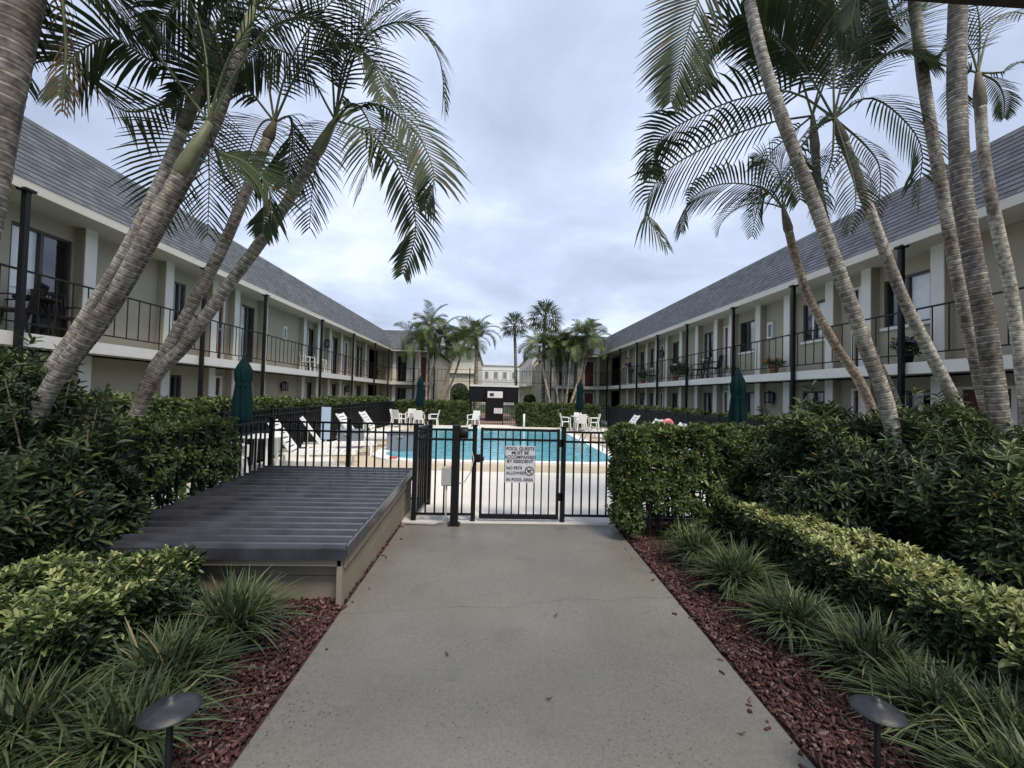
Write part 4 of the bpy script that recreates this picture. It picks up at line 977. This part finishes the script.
# right group
palm('tall ringed palm leaning left out of the frame top on the right', [(890,418),(865,345),(840,275),(815,205),(790,140),(766,70),(749,0),(738,-60)], 4.2, .12, .085, 'trunk_grey', 1, seed=8,
     paths=[([(712,-35),(694,12),(682,58),(671,102)], .2, dict(hang=.35, lmax=.62, twist=1.2)), ([(790,-50),(830,-10),(852,48)], .2, {}), ([(770,-40),(795,10),(800,70)], .4, {})])
palm('slimmer palm mostly hidden behind the tall left leaning palm', [(899,415),(873,355),(846,285),(826,225),(818,185),(815,150)], 4.9, .10, .07, 'trunk_dark', 1, shaft_m='sheath', seed=9,
     paths=[([(764,124),(706,147),(662,175),(646,211),(666,246)], -.2, dict(hang=1.0, lmax=.68, twist=.7)), ([(790,52),(745,24),(708,48),(702,92)], .3, {}), ([(790,135),(764,163),(752,216)], .2, dict(hang=1.2, lmax=.4)), ([(830,60),(820,20),(795,-15)], .3, {})])
palm('pale leaning palm with its shaggy crown before the right roof', [(966,432),(936,365),(906,305),(885,252),(867,203),(852,162),(843,140)], 4.6, .115, .075, 'trunk_pale', 1, shaft_m='sheath', seed=10, shaft=.3,
     paths=[([(792,92),(742,98),(690,119),(658,142),(652,174)], .2, dict(hang=.9, lmax=.64, twist=.6)), ([(862,72),(902,50),(940,66)], -.3, dict(hang=.7)), ([(868,98),(900,116),(922,150),(916,202)], .2, H), ([(866,146),(880,170),(878,215)], .4, dict(m='palm_old', hang=1.2, lmax=.3, width=.016)), ([(835,60),(852,8),(884,-22)], .3, {}), ([(800,60),(770,32),(742,14)], -.3, {}), ([(815,130),(795,160),(800,200)], -.3, H), ([(880,60),(905,20),(925,0)], .5, {}), ([(832,158),(822,190),(828,232)], -.1, dict(hang=1.3, lmax=.36, nleaf=36, width=.02)), ([(848,160),(856,195),(850,232)], -.3, dict(hang=1.3, lmax=.36, nleaf=36, width=.02)), ([(822,122),(800,140),(782,186)], -.4, dict(hang=1.1, lmax=.45))])
palm('slim upright palm left of the thick dark trunk on the right', [(994,440),(984,397),(964,309),(952,248),(940,180),(925,90),(914,0),(905,-70)], 4.5, .10, .085, 'trunk_grey', 3, seed=11, paths=[([(870,-70),(835,-30),(825,30)], .2, {}), ([(880,-40),(868,10),(872,60)], .3, {})])
palm('thick dark upright trunk second from the right edge', [(1004,445),(998,410),(985,322),(971,248),(961,180),(957,100),(957,40),(960,-60)], 3.8, .13, .11, 'trunk_dark', 4, seed=12, paths=[([(900,-60),(865,-30),(850,25)], .2, {})])
palm('pale palm nearest the right edge with sparse small crown', [(1030,430),(1024,385),(1011,292),(998,231),(985,165),(980,104)], 4.8, .115, .085, 'trunk_pale', 0, shaft_m='sheath', seed=13, shaft=.42,
     paths=[([(990,30),(1012,12),(1040,20)], .2, dict(lmax=.3)), ([(1002,72),(1022,62),(1045,72)], -.2, dict(lmax=.28)), ([(968,45),(952,42),(938,58)], .1, dict(lmax=.3)), ([(996,82),(1004,98),(1004,118)], .2, dict(lmax=.25)), ([(980,30),(975,0),(960,-25)], .1, dict(lmax=.3)), ([(966,72),(958,92),(960,125)], .2, dict(lmax=.28))])
palm('small brown stemmed palm leaning left between the big trunks and the roof', [(868,400),(836,346),(809,298),(795,256),(788,228)], 6.0, .115, .085, 'trunk_brown', 2, shaft_m='sheath', seed=14, shaft=.35, L=(.9,1.2), lmax=.4, width=.014, nleaf=24,
     paths=[([(762,188),(722,184),(690,200),(681,232)], -.4, dict(lmax=.6, hang=1.0, twist=.6)), ([(802,188),(818,200),(824,230)], .2, dict(lmax=.35)), ([(770,190),(758,206),(752,236)], .3, dict(lmax=.35)), ([(792,175),(806,160),(822,158)], .1, dict(lmax=.35)), ([(780,175),(768,160),(752,160)], .2, dict(lmax=.35))])

# far palms
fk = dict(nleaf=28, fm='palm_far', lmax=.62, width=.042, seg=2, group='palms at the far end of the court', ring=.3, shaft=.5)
far = [
 ('pale slim palm standing leftmost of the far left clump', [(421,404),(420,375),(419,345)], 30, .10, .08, 'trunk_far', 10),
 ('straight slim palm second in the far left clump', [(426,404),(427,370),(429,333)], 30.6, .09, .07, 'trunk_far', 10),
 ('slim palm in the middle of the far left clump', [(429,404),(432,375),(440,343)], 31, .08, .07, 'trunk_far', 9),
 ('leaning palm of the far left clump before the wing end wall', [(437,404),(447,375),(456,350)], 30.3, .08, .07, 'trunk_far', 9),
 ('most leaning palm of the far left clump', [(442,404),(454,377),(464,345)], 30.8, .08, .07, 'trunk_far', 10),
 ('straight palm with full crown left of the far gap', [(475,402),(476,370),(477,338)], 32, .15, .11, 'trunk_brown', 14),
 ('leaning palm right of the far gap', [(550,404),(545,380),(540,352)], 30, .10, .08, 'trunk_far', 11),
 ('slim palm with pale trunk in the far right clump', [(558,404),(555,375),(553,350)], 30.5, .08, .07, 'trunk_far', 10),
 ('thin straight palm in the middle of the far right clump', [(562,404),(563,375),(564,352)], 31, .07, .06, 'trunk_far', 8),
 ('whitish thin palm of the far right clump', [(566,404),(569,375),(571,350)], 30.2, .07, .06, 'trunk_far', 9),
 ('palm with the rightmost spreading crown at the far end', [(571,404),(578,382),(583,362),(585,343)], 30.4, .12, .09, 'trunk_far', 13),
 ('second stem of the rightmost far palm clump', [(575,404),(583,375),(588,350)], 31.2, .08, .07, 'trunk_far', 8)]
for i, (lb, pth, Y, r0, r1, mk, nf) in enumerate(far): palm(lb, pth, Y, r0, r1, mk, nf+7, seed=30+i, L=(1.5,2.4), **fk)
# fan palms
def fan_palm(label, path, Y, r, seed, nf=34, L=1.0):
    pts = [at(px, py, Y) for px, py in path]; pts = [Vector((pts[0].x, pts[0].y, -.05))]+pts
    t = thing('fan_palm', label, 'palm tree', (0,0,0), 0, 'palms at the far end of the court'); top, d = trunk(t, pts, r, r*.85, M['trunk_dark'], ring=.3)
    rr = random.Random(seed); 
    for i in range(nf):
        V, Q, RN = [], [], []; f = i/nf; az = i*2.4; el = R(80-130*f); st = Vector((math.cos(az)*math.cos(el), math.sin(az)*math.cos(el), math.sin(el)))
        hub = top+st*L*.65; side = st.cross(Vector((0,0,1))); side = side.normalized() if side.length > .1 else Vector((1,0,0))
        V += [top-side*.02, top+side*.02, hub+side*.015, hub-side*.015]; Q.append((0,1,2,3)); RN += [.7]*4
        for k in range(13):
            a = R(-100+200*k/12); dd = (st*math.cos(a)+side*math.sin(a)+Vector((0,0,-.12))).normalized(); n_2 = dd.cross(Vector((0,0,1))); n_2 = n_2.normalized() if n_2.length > .1 else side
            b0 = len(V); e1 = hub+dd*L*.45; e2 = hub+dd*L*.8+Vector((0,0,-.22*L)); h = rr.uniform(.1,.6)+.4*f*rr.random()
            V += [hub, hub, e1-n_2*.05, e1+n_2*.05, e2, e2]; Q += [(b0,b0+2,b0+3,b0+1),(b0+2,b0+4,b0+5,b0+3)]; RN += [h]*6
            V[-1] = e2+n_2*.01; V[b0+1] = hub+n_2*.012
        fast_mesh('fan_frond', V, Q, M['fan_leaf'], t, np.clip(RN,0,1))
fan_palm('tall solitary fan palm rising above the far gap', [(516,395),(515.5,360),(514.5,325)], 44, .17, 3, L=1.25)
fan_palm('tall fan palm with big round crown above the right far clump', [(543,400),(543.5,360),(545,315)], 36, .17, 4, nf=38, L=1.35)
# clipped round trees
def ball_tree(label, px, py, Y, r, seed):
    c = at(px, py, Y); t = thing('topiary_tree', label, 'topiary', (0,0,0)); P, D, u = blob_pts(900, (c.x,c.y,c.z), (r,r,r), lump=.04, zmin=-1, seed=seed)
    shoots('crown', P, D, 5, .14, .08, M['hedge_far'], t, tone=np.clip(.35+.15*RNG.normal(size=len(P)),0,1)); MB().tube([(c.x,c.y,-.05),(c.x,c.y,c.z)], .06, 8).build('trunk', M['bark'], t)
ball_tree('clipped round tree before the cream arch on the left', 461, 395.5, 38, .72, 1.5); ball_tree('clipped round tree to the right of the black pavilion', 529.5, 400, 38, .5, 2.5)

# ------------------------------------------------------------------ pool furniture
def chair(label, loc, rz):
    t = thing('plastic_chair', label, 'chair', loc, rz, 'white plastic chairs around the pool')
    MB().box(-.22,.22,-.22,.22,.41,.44).build('seat', M['plastic'], t, bevel=.01)
    b = MB(); b.quadbox([(-.22,.19,.45),(.22,.19,.45),(.22,.22,.45),(-.22,.22,.45),(-.20,.29,.86),(.20,.29,.86),(.20,.32,.86),(-.20,.32,.86)]); b.build('backrest', M['plastic'], t, bevel=.012)
    for sx in (-1, 1):
        for sy in (-1, 1):
            MB().bar((sx*.2, sy*.19, .41), (sx*.245, sy*.24, 0), .045, .045).build('leg', M['plastic'], t)
        a = MB(); a.bar((sx*.24,-.2,.64),(sx*.235,.24,.66), .05, .03); a.bar((sx*.235,-.19,.44),(sx*.24,-.19,.63), .04, .04); a.build('armrest', M['plastic'], t)
    return t
ch0 = chair('white plastic chair left of the far left pool table, facing right', (-4.75, 21.6, .02), R(90))
for loc, rz, lb in [((-4.2,22.4,.02), 0, 'white plastic chair behind the far left pool table'), ((-3.55,21.0,.02), R(180), 'white plastic chair in front of the far left pool table'), ((-2.95,21.7,.02), R(-90), 'white plastic chair right of the far left pool table'),
    ((-4.5,21.05,.02), R(150), 'white plastic chair at the front left corner of the far left pool table'),
    ((-.95,21.75,.02), R(-30), 'lone white plastic chair beside the path to the pavilion'),
    ((3.7,21.6,.02), R(90), 'white plastic chair left of the far right pool table'), ((4.35,20.9,.02), R(180), 'white plastic chair in front of the far right pool table'), ((5.1,21.5,.02), R(-90), 'white plastic chair right of the far right pool table'), ((4.5,22.3,.02), 0, 'white plastic chair behind the far right pool table'),
    ((-4.75,8.0,.02), R(60), 'white plastic chair near the left fence behind the metal cover')]: copy_thing(ch0, loc, rz, lb)
def table(label, loc):
    t = thing('plastic_table', label, 'table', loc, 0, 'white plastic pool tables'); MB().lathe([(.44,.69),(.45,.70),(.45,.72),(.44,.725)], n=28).build('table_top', M['plastic'], t)
    for a in (45,135,225,315): MB().bar((.28*math.cos(R(a)),.28*math.sin(R(a)),.69),(.34*math.cos(R(a)),.34*math.sin(R(a)),0),.05,.05).build('leg', M['plastic'], t)
    return t
tb = table('white round table under the far left green umbrella', (-3.85,21.7,.02)); copy_thing(tb, (4.4,21.6,.02), 0, 'white round table under the far right green umbrella')
copy_thing(tb, (-4.8,9.2,.02), 0, 'white round table beside the near left green umbrella'); copy_thing(tb, (5.3,10.0,.02), 0, 'white round table under the near right green umbrella')
def lounger(label, loc, rz):
    t = thing('sun_lounger', label, 'sun lounger', loc, rz, 'white sun loungers beside the pool')
    b = MB()
    for s in (-1,1): b.box(-.55,1.25,s*.29-.02,s*.29+.02,.27,.33)
    for i in range(11): b.box(-.1+i*.12,-.02+i*.12,-.27,.27,.30,.32)
    b.build('bed_frame', M['plastic'], t)
    k = MB(); dv = Vector((-.52,0,.72)).normalized(); o = Vector((-.12,0,.33))
    for s in (-1,1): k.bar(o+Vector((0,s*.29,0)), o+dv*.82+Vector((0,s*.29,0)), .045, .045)
    for i in range(7): k.bar(o+dv*(.06+i*.115)+Vector((0,-.27,0)), o+dv*(.06+i*.115)+Vector((0,.27,0)), .085, .022, upv=(.8,0,.58))
    k.build('backrest', M['plastic'], t)
    for x in (-.4,1.1):
        for s in (-1,1): MB().bar((x,s*.28,.28),(x,s*.3,0),.05,.05).build('leg', M['plastic'], t)
    MB().bar((-.45,0,.33),o+dv*.55,.03,.5,upv=(0,1,0)).build('back_strut', M['plastic'], t)
    return t
lo0 = lounger('white sun lounger with raised back left of the pool, nearer of the pair', (-4.15,13.6,.02), 0)
for loc, rz, lb in [((-3.95,15.2,.02), 0, 'white sun lounger with raised back left of the pool, farther of the pair'), ((-4.3,11.4,.02), R(20), 'white sun lounger in front of the grey deck boxes on the left'), ((-4.3,9.9,.02), R(10), 'white sun lounger nearest on the left, in front of the pale blue board'),
    ((5.4,17.6,.02), R(180), 'white sun lounger farthest along the right fence'), ((5.15,14.6,.02), R(180), 'white sun lounger second farthest along the right fence'), ((5.05,12.4,.02), R(180), 'white sun lounger before the pink float on the right'), ((5.0,10.9,.02), R(180), 'white sun lounger nearest along the right fence')]: copy_thing(lo0, loc, rz, lb)
def umbrella(label, loc, rz):
    t = thing('closed_umbrella', label, 'umbrella', loc, rz, 'closed green pool umbrellas')
    MB().tube([(0,0,.06),(0,0,2.52)], .022, 10).build('pole', M['iron'], t)
    MB().lathe([(.25,0),(.25,.05),(.06,.075),(.04,.2)], n=24).build('base', M['greybox'], t)
    pl = lambda a, z: 1+.22*math.cos(a*8+z*1.5)*(.4+.6*(2.5-z)/1.5)
    MB().lathe([(.10,1.02),(.165,1.05),(.175,1.3),(.155,1.7),(.13,1.95),(.15,2.02),(.165,2.2),(.13,2.3),(.06,2.45),(.02,2.54)], n=64, wob=pl).build('canopy', M['umbrella'], t)
    MB().lathe([(.135,1.86),(.14,1.88),(.14,1.92),(.135,1.94)], n=20).build('strap', M['umbrella'], t)
    MB().lathe([(.018,2.53),(.03,2.56),(.012,2.6)], n=12).build('finial', M['iron'], t)
    return t
u0 = umbrella('closed green umbrella nearest on the left, above the hedge', (at(243,390,8.8).x, 8.8, .02), 0)
for px, Y, lb in [(738,8.7,'closed green umbrella nearest on the right, above the hedge'), (420,21.7,'closed green umbrella at the far left table'), (580,21.6,'closed green umbrella at the far right table')]:
    copy_thing(u0, (at(px,395,Y).x, Y, .02), R(px), lb, (.92,.92,.92) if Y < 12 else None)
u0.scale = (.92,.92,.92)
def deck_box(label, loc, w):
    t = thing('deck_box', label, 'storage box', loc, 0); MB().box(-w/2,w/2,-.3,.3,0,.5).build('bin', M['greybox'], t, bevel=.015); MB().box(-w/2-.02,w/2+.02,-.32,.32,.502,.56).build('lid', M['greybox'], t, bevel=.015); MB().box(-.08,.08,-.335,-.302,.42,.47).build('latch', M['galv'], t)
deck_box('grey deck box on the left of the pool, left of the two', (-4.15,12.9,.02), .6); deck_box('grey deck box on the left of the pool, nearer to the water', (at(401,440,12.4).x,12.6,.02), .76)
bb = thing('notice_board', 'pale blue board on a white stand by the left pool fence', 'board', (at(326,420,13).x, 13.0, .02)); MB().box(-.13,.13,-.02,.02,.25,1.2).build('board_panel', M['blueboard'], bb); MB().box(-.02,.02,.02,.05,0,1.1).build('stand', M['plastic'], bb); MB().box(-.2,.2,-.15,.18,0,.025).build('foot', M['plastic'], bb)
pf = thing('inflatable_float', 'pink oval float standing upright against the right lounger', 'pool float', (at(668,422,13.3).x, 13.3, .02))
pth = [(.15*math.cos(a), 0, .78+.24*math.sin(a)) for a in [2*math.pi*i/20 for i in range(20)]]; b = MB(); b.tube(pth+[pth[0]], .065, 12, cap=False); b.build('tube_ring', M['pink'], pf); MB().box(-.05,.05,-.03,.03,.0,.5).build('tail', M['pink'], pf, bevel=.02)
wp = thing('white_post', 'thin white post at the far edge of the pool', 'post', (at(524,425,21.35).x, 21.4, .02)); MB().tube([(0,0,0),(0,0,.78)], .05, 12).build('pole', M['plastic'], wp); MB().lathe([(.07,0),(.07,.02),(.05,.03)], n=14).build('foot', M['plastic'], wp)
# ladder rails on the right of the pool
ld = thing('pool_ladder', 'curved steel handrail pair at the right edge of the pool', 'pool ladder', (2.9,12.9,.06))
for y in (0,.5): MB().tube([(.45,y,-.04),(.45,y,.5),(.38,y,.68),(.2,y,.74),(.0,y,.62),(-.35,y,-.05),(-.4,y,-.35)], .022, 8).build('handrail', M['galv'], ld)
tw = MB().box(-.09,.09,-.07,.07,.0,.04).build('towel', M['redcloth'], None, bevel=.015, loc=(-2.42,10.78,.078)); tag(tw, 'small folded red towel on the near left pool edge', 'towel')

# pavilion
pv = thing('pavilion', 'black pavilion with flat canopy at the far end of the path', 'pavilion', (at(494,400,28.5).x, 28.5, .02))
c_ = MB(); c_.box(-1.6,1.6,-.4,1.6,2.22,2.34); c_.build('canopy_top', M['trim'], pv)
c_ = MB(); c_.box(-1.6,1.6,-.35,-.3,1.2,2.218); c_.box(-1.6,-1.55,-.298,1.55,1.2,2.218); c_.box(1.55,1.6,-.298,1.55,1.2,2.218); c_.box(-1.55,1.55,1.5,1.55,1.2,2.218); c_.build('canopy_skirt', M['black'], pv)
for x in (-1.55,1.55):
    for y in (-.32,1.5): MB().box(x-.04,x+.04,y-.04,y+.04,0,1.2).build('post', M['black'], pv)
MB().box(-.55,.62,-.75,-.36,0,2.08).build('counter_tower', M['black'], pv, bevel=.01)
pn = MB().box(-.42,.55,-.775,-.752,1.5,1.92).build('control_panel', M['plastic'], pv); MB().box(-.28,-.02,-.80,-.777,1.62,1.8).build('screen', M['ink'], pn)
MB().box(.0,.58,-.77,-.752,.5,.84).build('notice', M['plastic'], pv)
w = MB()
for i in range(10): w.box(-1.5+i*.1,-1.485+i*.1,-.37,-.355,0,1.2); w.box(.62+i*.1,.635+i*.1,-.37,-.355,0,1.2)
w.build('picket_screen', M['black'], pv)

# ------------------------------------------------------------------ balcony things
def iron_chair(label, loc, rz, m='iron'):
    t = thing('patio_chair', label, 'chair', loc, rz, 'patio chairs on the upper balconies'); mm = M[m]
    MB().box(-.24,.24,-.22,.24,.40,.44).build('seat', mm, t, bevel=.01)
    b = MB(); b.bar((-.23,.23,.42),(-.23,.34,.92),.03,.03); b.bar((.23,.23,.42),(.23,.34,.92),.03,.03); b.bar((-.23,.34,.91),(.23,.34,.91),.03,.04)
    for i in range(7): x = -.18+i*.06; b.bar((x,.24,.44),(x,.335,.9),.014,.014)
    b.build('backrest', mm, t)
    for sx in (-1,1):
        for sy in (-1,1): MB().bar((sx*.22,sy*.2,.40),(sx*.25,sy*.25,0),.028,.028).build('leg', mm, t)
        MB().tube([(sx*.25,-.2,.42),(sx*.27,-.22,.62),(sx*.27,0,.66),(sx*.24,.27,.66)], .016, 6).build('armrest', mm, t)
    return t
ic = iron_chair('black iron chair on the left balcony beside the near sliding door, facing right', (-8.3, at_x(20,310,-8.2).y, ZS), R(-60))
def bal(px, py, X): return at_x(px, py, X).y
for px, X, rz, lb in [(57,-8.25,70,'black iron chair on the left balcony near the leaning trunks'), (382,-8.2,90,'dark chair on the far left balcony before the corner'), (700,8.5,-90,'dark chair on the right balcony under the square window'), (712,8.5,-100,'dark chair on the right balcony next to the burgundy door'), (652,8.55,-80,'dark chair on the far right balcony behind the plants')]:
    copy_thing(ic, (X, bal(px, 340, X), ZS), R(rz), lb)
wc = copy_thing(ch0, (-8.25, bal(309,360,-8.2), ZS), R(90), 'white plastic chair on the left balcony, nearer of two'); wc['group'] = 'patio chairs on the upper balconies'
wc = copy_thing(ch0, (-8.25, bal(322,360,-8.2), ZS), R(100), 'white plastic chair on the left balcony, farther of two'); wc['group'] = 'patio chairs on the upper balconies'
it = thing('patio_table', 'small round black iron table on the near left balcony', 'table', (-8.25, bal(40,310,-8.2), ZS)); MB().lathe([(.3,.66),(.31,.67),(.31,.69),(.3,.7)], n=24).build('table_top', M['iron'], it)
for a in (30,150,270): MB().bar((.05*math.cos(R(a)),.05*math.sin(R(a)),.66),(.25*math.cos(R(a)),.25*math.sin(R(a)),0),.03,.03).build('leg', M['iron'], it)
def pot_plant(label, loc, h, potm, leafm, n, L, W, flower=None, r=.14, ph=.24):
    t = thing('potted_plant', label, 'potted plant', loc, 0, 'potted plants on the right balcony'); MB().lathe([(r*.7,0),(r,ph),(r*1.08,ph),(r*1.08,ph+.03),(r*.9,ph+.03)], n=20).build('pot', M[potm], t)
    P, D, u = blob_pts(n, (0,0,ph+h*.5), (r*1.7,r*1.7,h*.55), seed=loc[1]); shoots('foliage', P, D, 7, L, W, M[leafm], t)
    if flower:
        P, D, u = blob_pts(14, (0,0,ph+h*.65), (r*1.6,r*1.6,h*.5), inner=0); b = MB()
        for q in P: b.lathe([(.005,-.02),(.035,0),(.03,.02),(.004,.025)], c=tuple(q), n=8)
        b.build('flower', M[flower], t)
for px, lb, h, pm, lm, n, fl in [(684,'bushy green plant in a white pot on the right balcony',.5,'plastic','hedge_far',60,None),(676,'tall dark plant on the right balcony beside the bushy one',.8,'terracotta','bush_leaf',70,None),(730,'white pot with a small plant by the burgundy door on the right balcony',.14,'plastic','hedge_leaf',14,None),
    (774,'orange flowering pot on the right balcony below the white wall box',.22,'terracotta','hedge_leaf',26,'orange'),(906,'purple flowering pot on the right balcony behind the leaning trunk',.3,'iron','bush_leaf',30,'purple'),(643,'dark leafy plant on the far right balcony',.7,'terracotta','bush_leaf',50,None)]:
    pot_plant(lb, (8.48, bal(px,360,8.48), ZS), h, pm, lm, n, .13, .05, fl)

# person leaning at the far right balcony rail
def skin(name, verts, edges, rad, m, parent, root=0):
    me = bpy.data.meshes.new(name); me.from_pydata(verts, edges, []); o = bpy.data.objects.new('tmp', me); COL.objects.link(o)
    sk = o.modifiers.new('s', 'SKIN'); ss = o.modifiers.new('u', 'SUBSURF'); ss.levels = 2
    for v, r in zip(me.skin_vertices[0].data, rad): v.radius = (r, r) if not isinstance(r, tuple) else r
    me.skin_vertices[0].data[root].use_root = True
    dg = bpy.context.evaluated_depsgraph_get(); m2 = bpy.data.meshes.new_from_object(o.evaluated_get(dg)); m2.name = name
    bpy.data.objects.remove(o); m2.materials.clear(); m2.materials.append(m)
    for p_ in m2.polygons: p_.use_smooth = True
    q = bpy.data.objects.new(name, m2); COL.objects.link(q); q.parent = parent; return q
pe = thing('person', 'person in dark clothes leaning over the far right balcony railing', 'person', (8.55, bal(630,372,8.5), ZS), R(180))
J = [(0,0,.92),(.06,0,1.15),(.16,0,1.38),(.2,0,1.47),(.25,0,1.55),(.28,0,1.64), (.15,.18,1.36),(.32,.25,1.16),(.52,.2,1.08),(.60,.19,1.07), (.15,-.18,1.36),(.34,-.26,1.2),(.50,-.32,1.0),(.56,-.33,.95), (0,.1,.88),(.04,.11,.48),(0,.12,.08),(.14,.13,.03), (0,-.1,.88),(.03,-.11,.48),(-.04,-.12,.08),(.1,-.13,.03)]
E = [(0,1),(1,2),(2,3),(3,4),(4,5),(2,6),(6,7),(7,8),(8,9),(2,10),(10,11),(11,12),(12,13),(0,14),(14,15),(15,16),(16,17),(0,18),(18,19),(19,20),(20,21)]
rad = [.13,.12,.13,.055,.085,.09,.06,.045,.035,.035,.06,.045,.035,.035,.09,.06,.045,.035,.09,.06,.045,.035]
bd = skin('body', J, E, rad, M['skin'], pe)
skin('shirt', [J[0],J[1],J[2],J[6],J[7],J[10],J[11]], [(0,1),(1,2),(2,3),(3,4),(2,5),(5,6)], [.15,.14,.15,.075,.06,.075,.06], M['shirt'], pe)
skin('trousers', [J[0],J[14],J[15],J[16],J[18],J[19],J[20]], [(0,1),(1,2),(2,3),(0,4),(4,5),(5,6)], [.148,.105,.078,.065,.105,.078,.065], M['jeans'], pe)
skin('hair', [(.21,0,1.6),(.26,0,1.68),(.25,0,1.72)], [(0,1),(1,2)], [.09,.095,.06], M['hair'], pe)

# ------------------------------------------------------------------ sky and light
w = bpy.data.worlds.new('World'); S.world = w; w.use_nodes = True
n = w.node_tree.nodes; l = w.node_tree.links; bg = n['Background']; bg.inputs['Strength'].default_value = .1
sky = n.new('ShaderNodeTexSky'); sky.sky_type = 'NISHITA'; sky.sun_disc = False; SE, SR = R(58), R(150)
sky.sun_elevation = SE; sky.sun_rotation = SR
tc = n.new('ShaderNodeTexCoord'); sp = n.new('ShaderNodeSeparateXYZ'); l.new(tc.outputs['Generated'], sp.inputs[0])
zc = n.new('ShaderNodeMath'); zc.operation = 'ADD'; zc.inputs[1].default_value = .22; l.new(sp.outputs['Z'], zc.inputs[0])
za = n.new('ShaderNodeMath'); za.operation = 'MAXIMUM'; za.inputs[1].default_value = .05; l.new(zc.outputs[0], za.inputs[0])
dvx = n.new('ShaderNodeMath'); dvx.operation = 'DIVIDE'; l.new(sp.outputs['X'], dvx.inputs[0]); l.new(za.outputs[0], dvx.inputs[1])
dvy = n.new('ShaderNodeMath'); dvy.operation = 'DIVIDE'; l.new(sp.outputs['Y'], dvy.inputs[0]); l.new(za.outputs[0], dvy.inputs[1])
cbx = n.new('ShaderNodeCombineXYZ'); l.new(dvx.outputs[0], cbx.inputs[0]); l.new(dvy.outputs[0], cbx.inputs[1])
def wn(scale, det, dist, off):
    mp_ = n.new('ShaderNodeMapping'); mp_.inputs['Location'].default_value = off; l.new(cbx.outputs[0], mp_.inputs['Vector'])
    t = n.new('ShaderNodeTexNoise'); t.inputs['Scale'].default_value = scale; t.inputs['Detail'].default_value = det; t.inputs['Distortion'].default_value = dist; t.inputs['Roughness'].default_value = .55
    l.new(mp_.outputs[0], t.inputs['Vector']); return t
c1 = ramp(n, [(.30, (2.15,2.45,3.2)), (.50, (3.0,3.4,4.4)), (.66, (4.2,4.6,5.5))]); l.new(wn(1.3, 9, .25, (3.1,1.7,0)).outputs['Fac'], c1.inputs['Fac'])
hole = ramp(n, [(.58, (.92,)*3), (.75, (.6,)*3)]); l.new(wn(1.1, 5, .2, (7.7,4.2,0)).outputs['Fac'], hole.inputs['Fac'])
mx = n.new('ShaderNodeMix'); mx.data_type = 'RGBA'; l.new(hole.outputs['Color'], mx.inputs['Factor']); l.new(sky.outputs[0], mx.inputs[6]); l.new(c1.outputs['Color'], mx.inputs[7])
l.new(mx.outputs[2], bg.inputs['Color'])
sl = bpy.data.lights.new('sun', 'SUN'); sl.energy = 1.5; sl.angle = R(18); sl.color = (1, .90, .76); so = bpy.data.objects.new('sun', sl); COL.objects.link(so)
dirv = Vector((math.sin(SR)*math.cos(SE), math.cos(SR)*math.cos(SE), math.sin(SE))); so.rotation_euler = dirv.to_track_quat('Z', 'Y').to_euler()
vs = S.view_settings; vs.view_transform = 'Standard'; vs.look = 'None'; vs.exposure = 1.22; vs.gamma = 1; vs.use_curve_mapping = False
cy = S.cycles if hasattr(S, 'cycles') else None
S.render.engine = 'CYCLES'; S.cycles.max_bounces = 6; S.cycles.diffuse_bounces = 3; S.cycles.glossy_bounces = 3; S.cycles.transparent_max_bounces = 8; S.cycles.transmission_bounces = 3
S.cycles.use_denoising = True; S.cycles.caustics_reflective = False; S.cycles.caustics_refractive = False
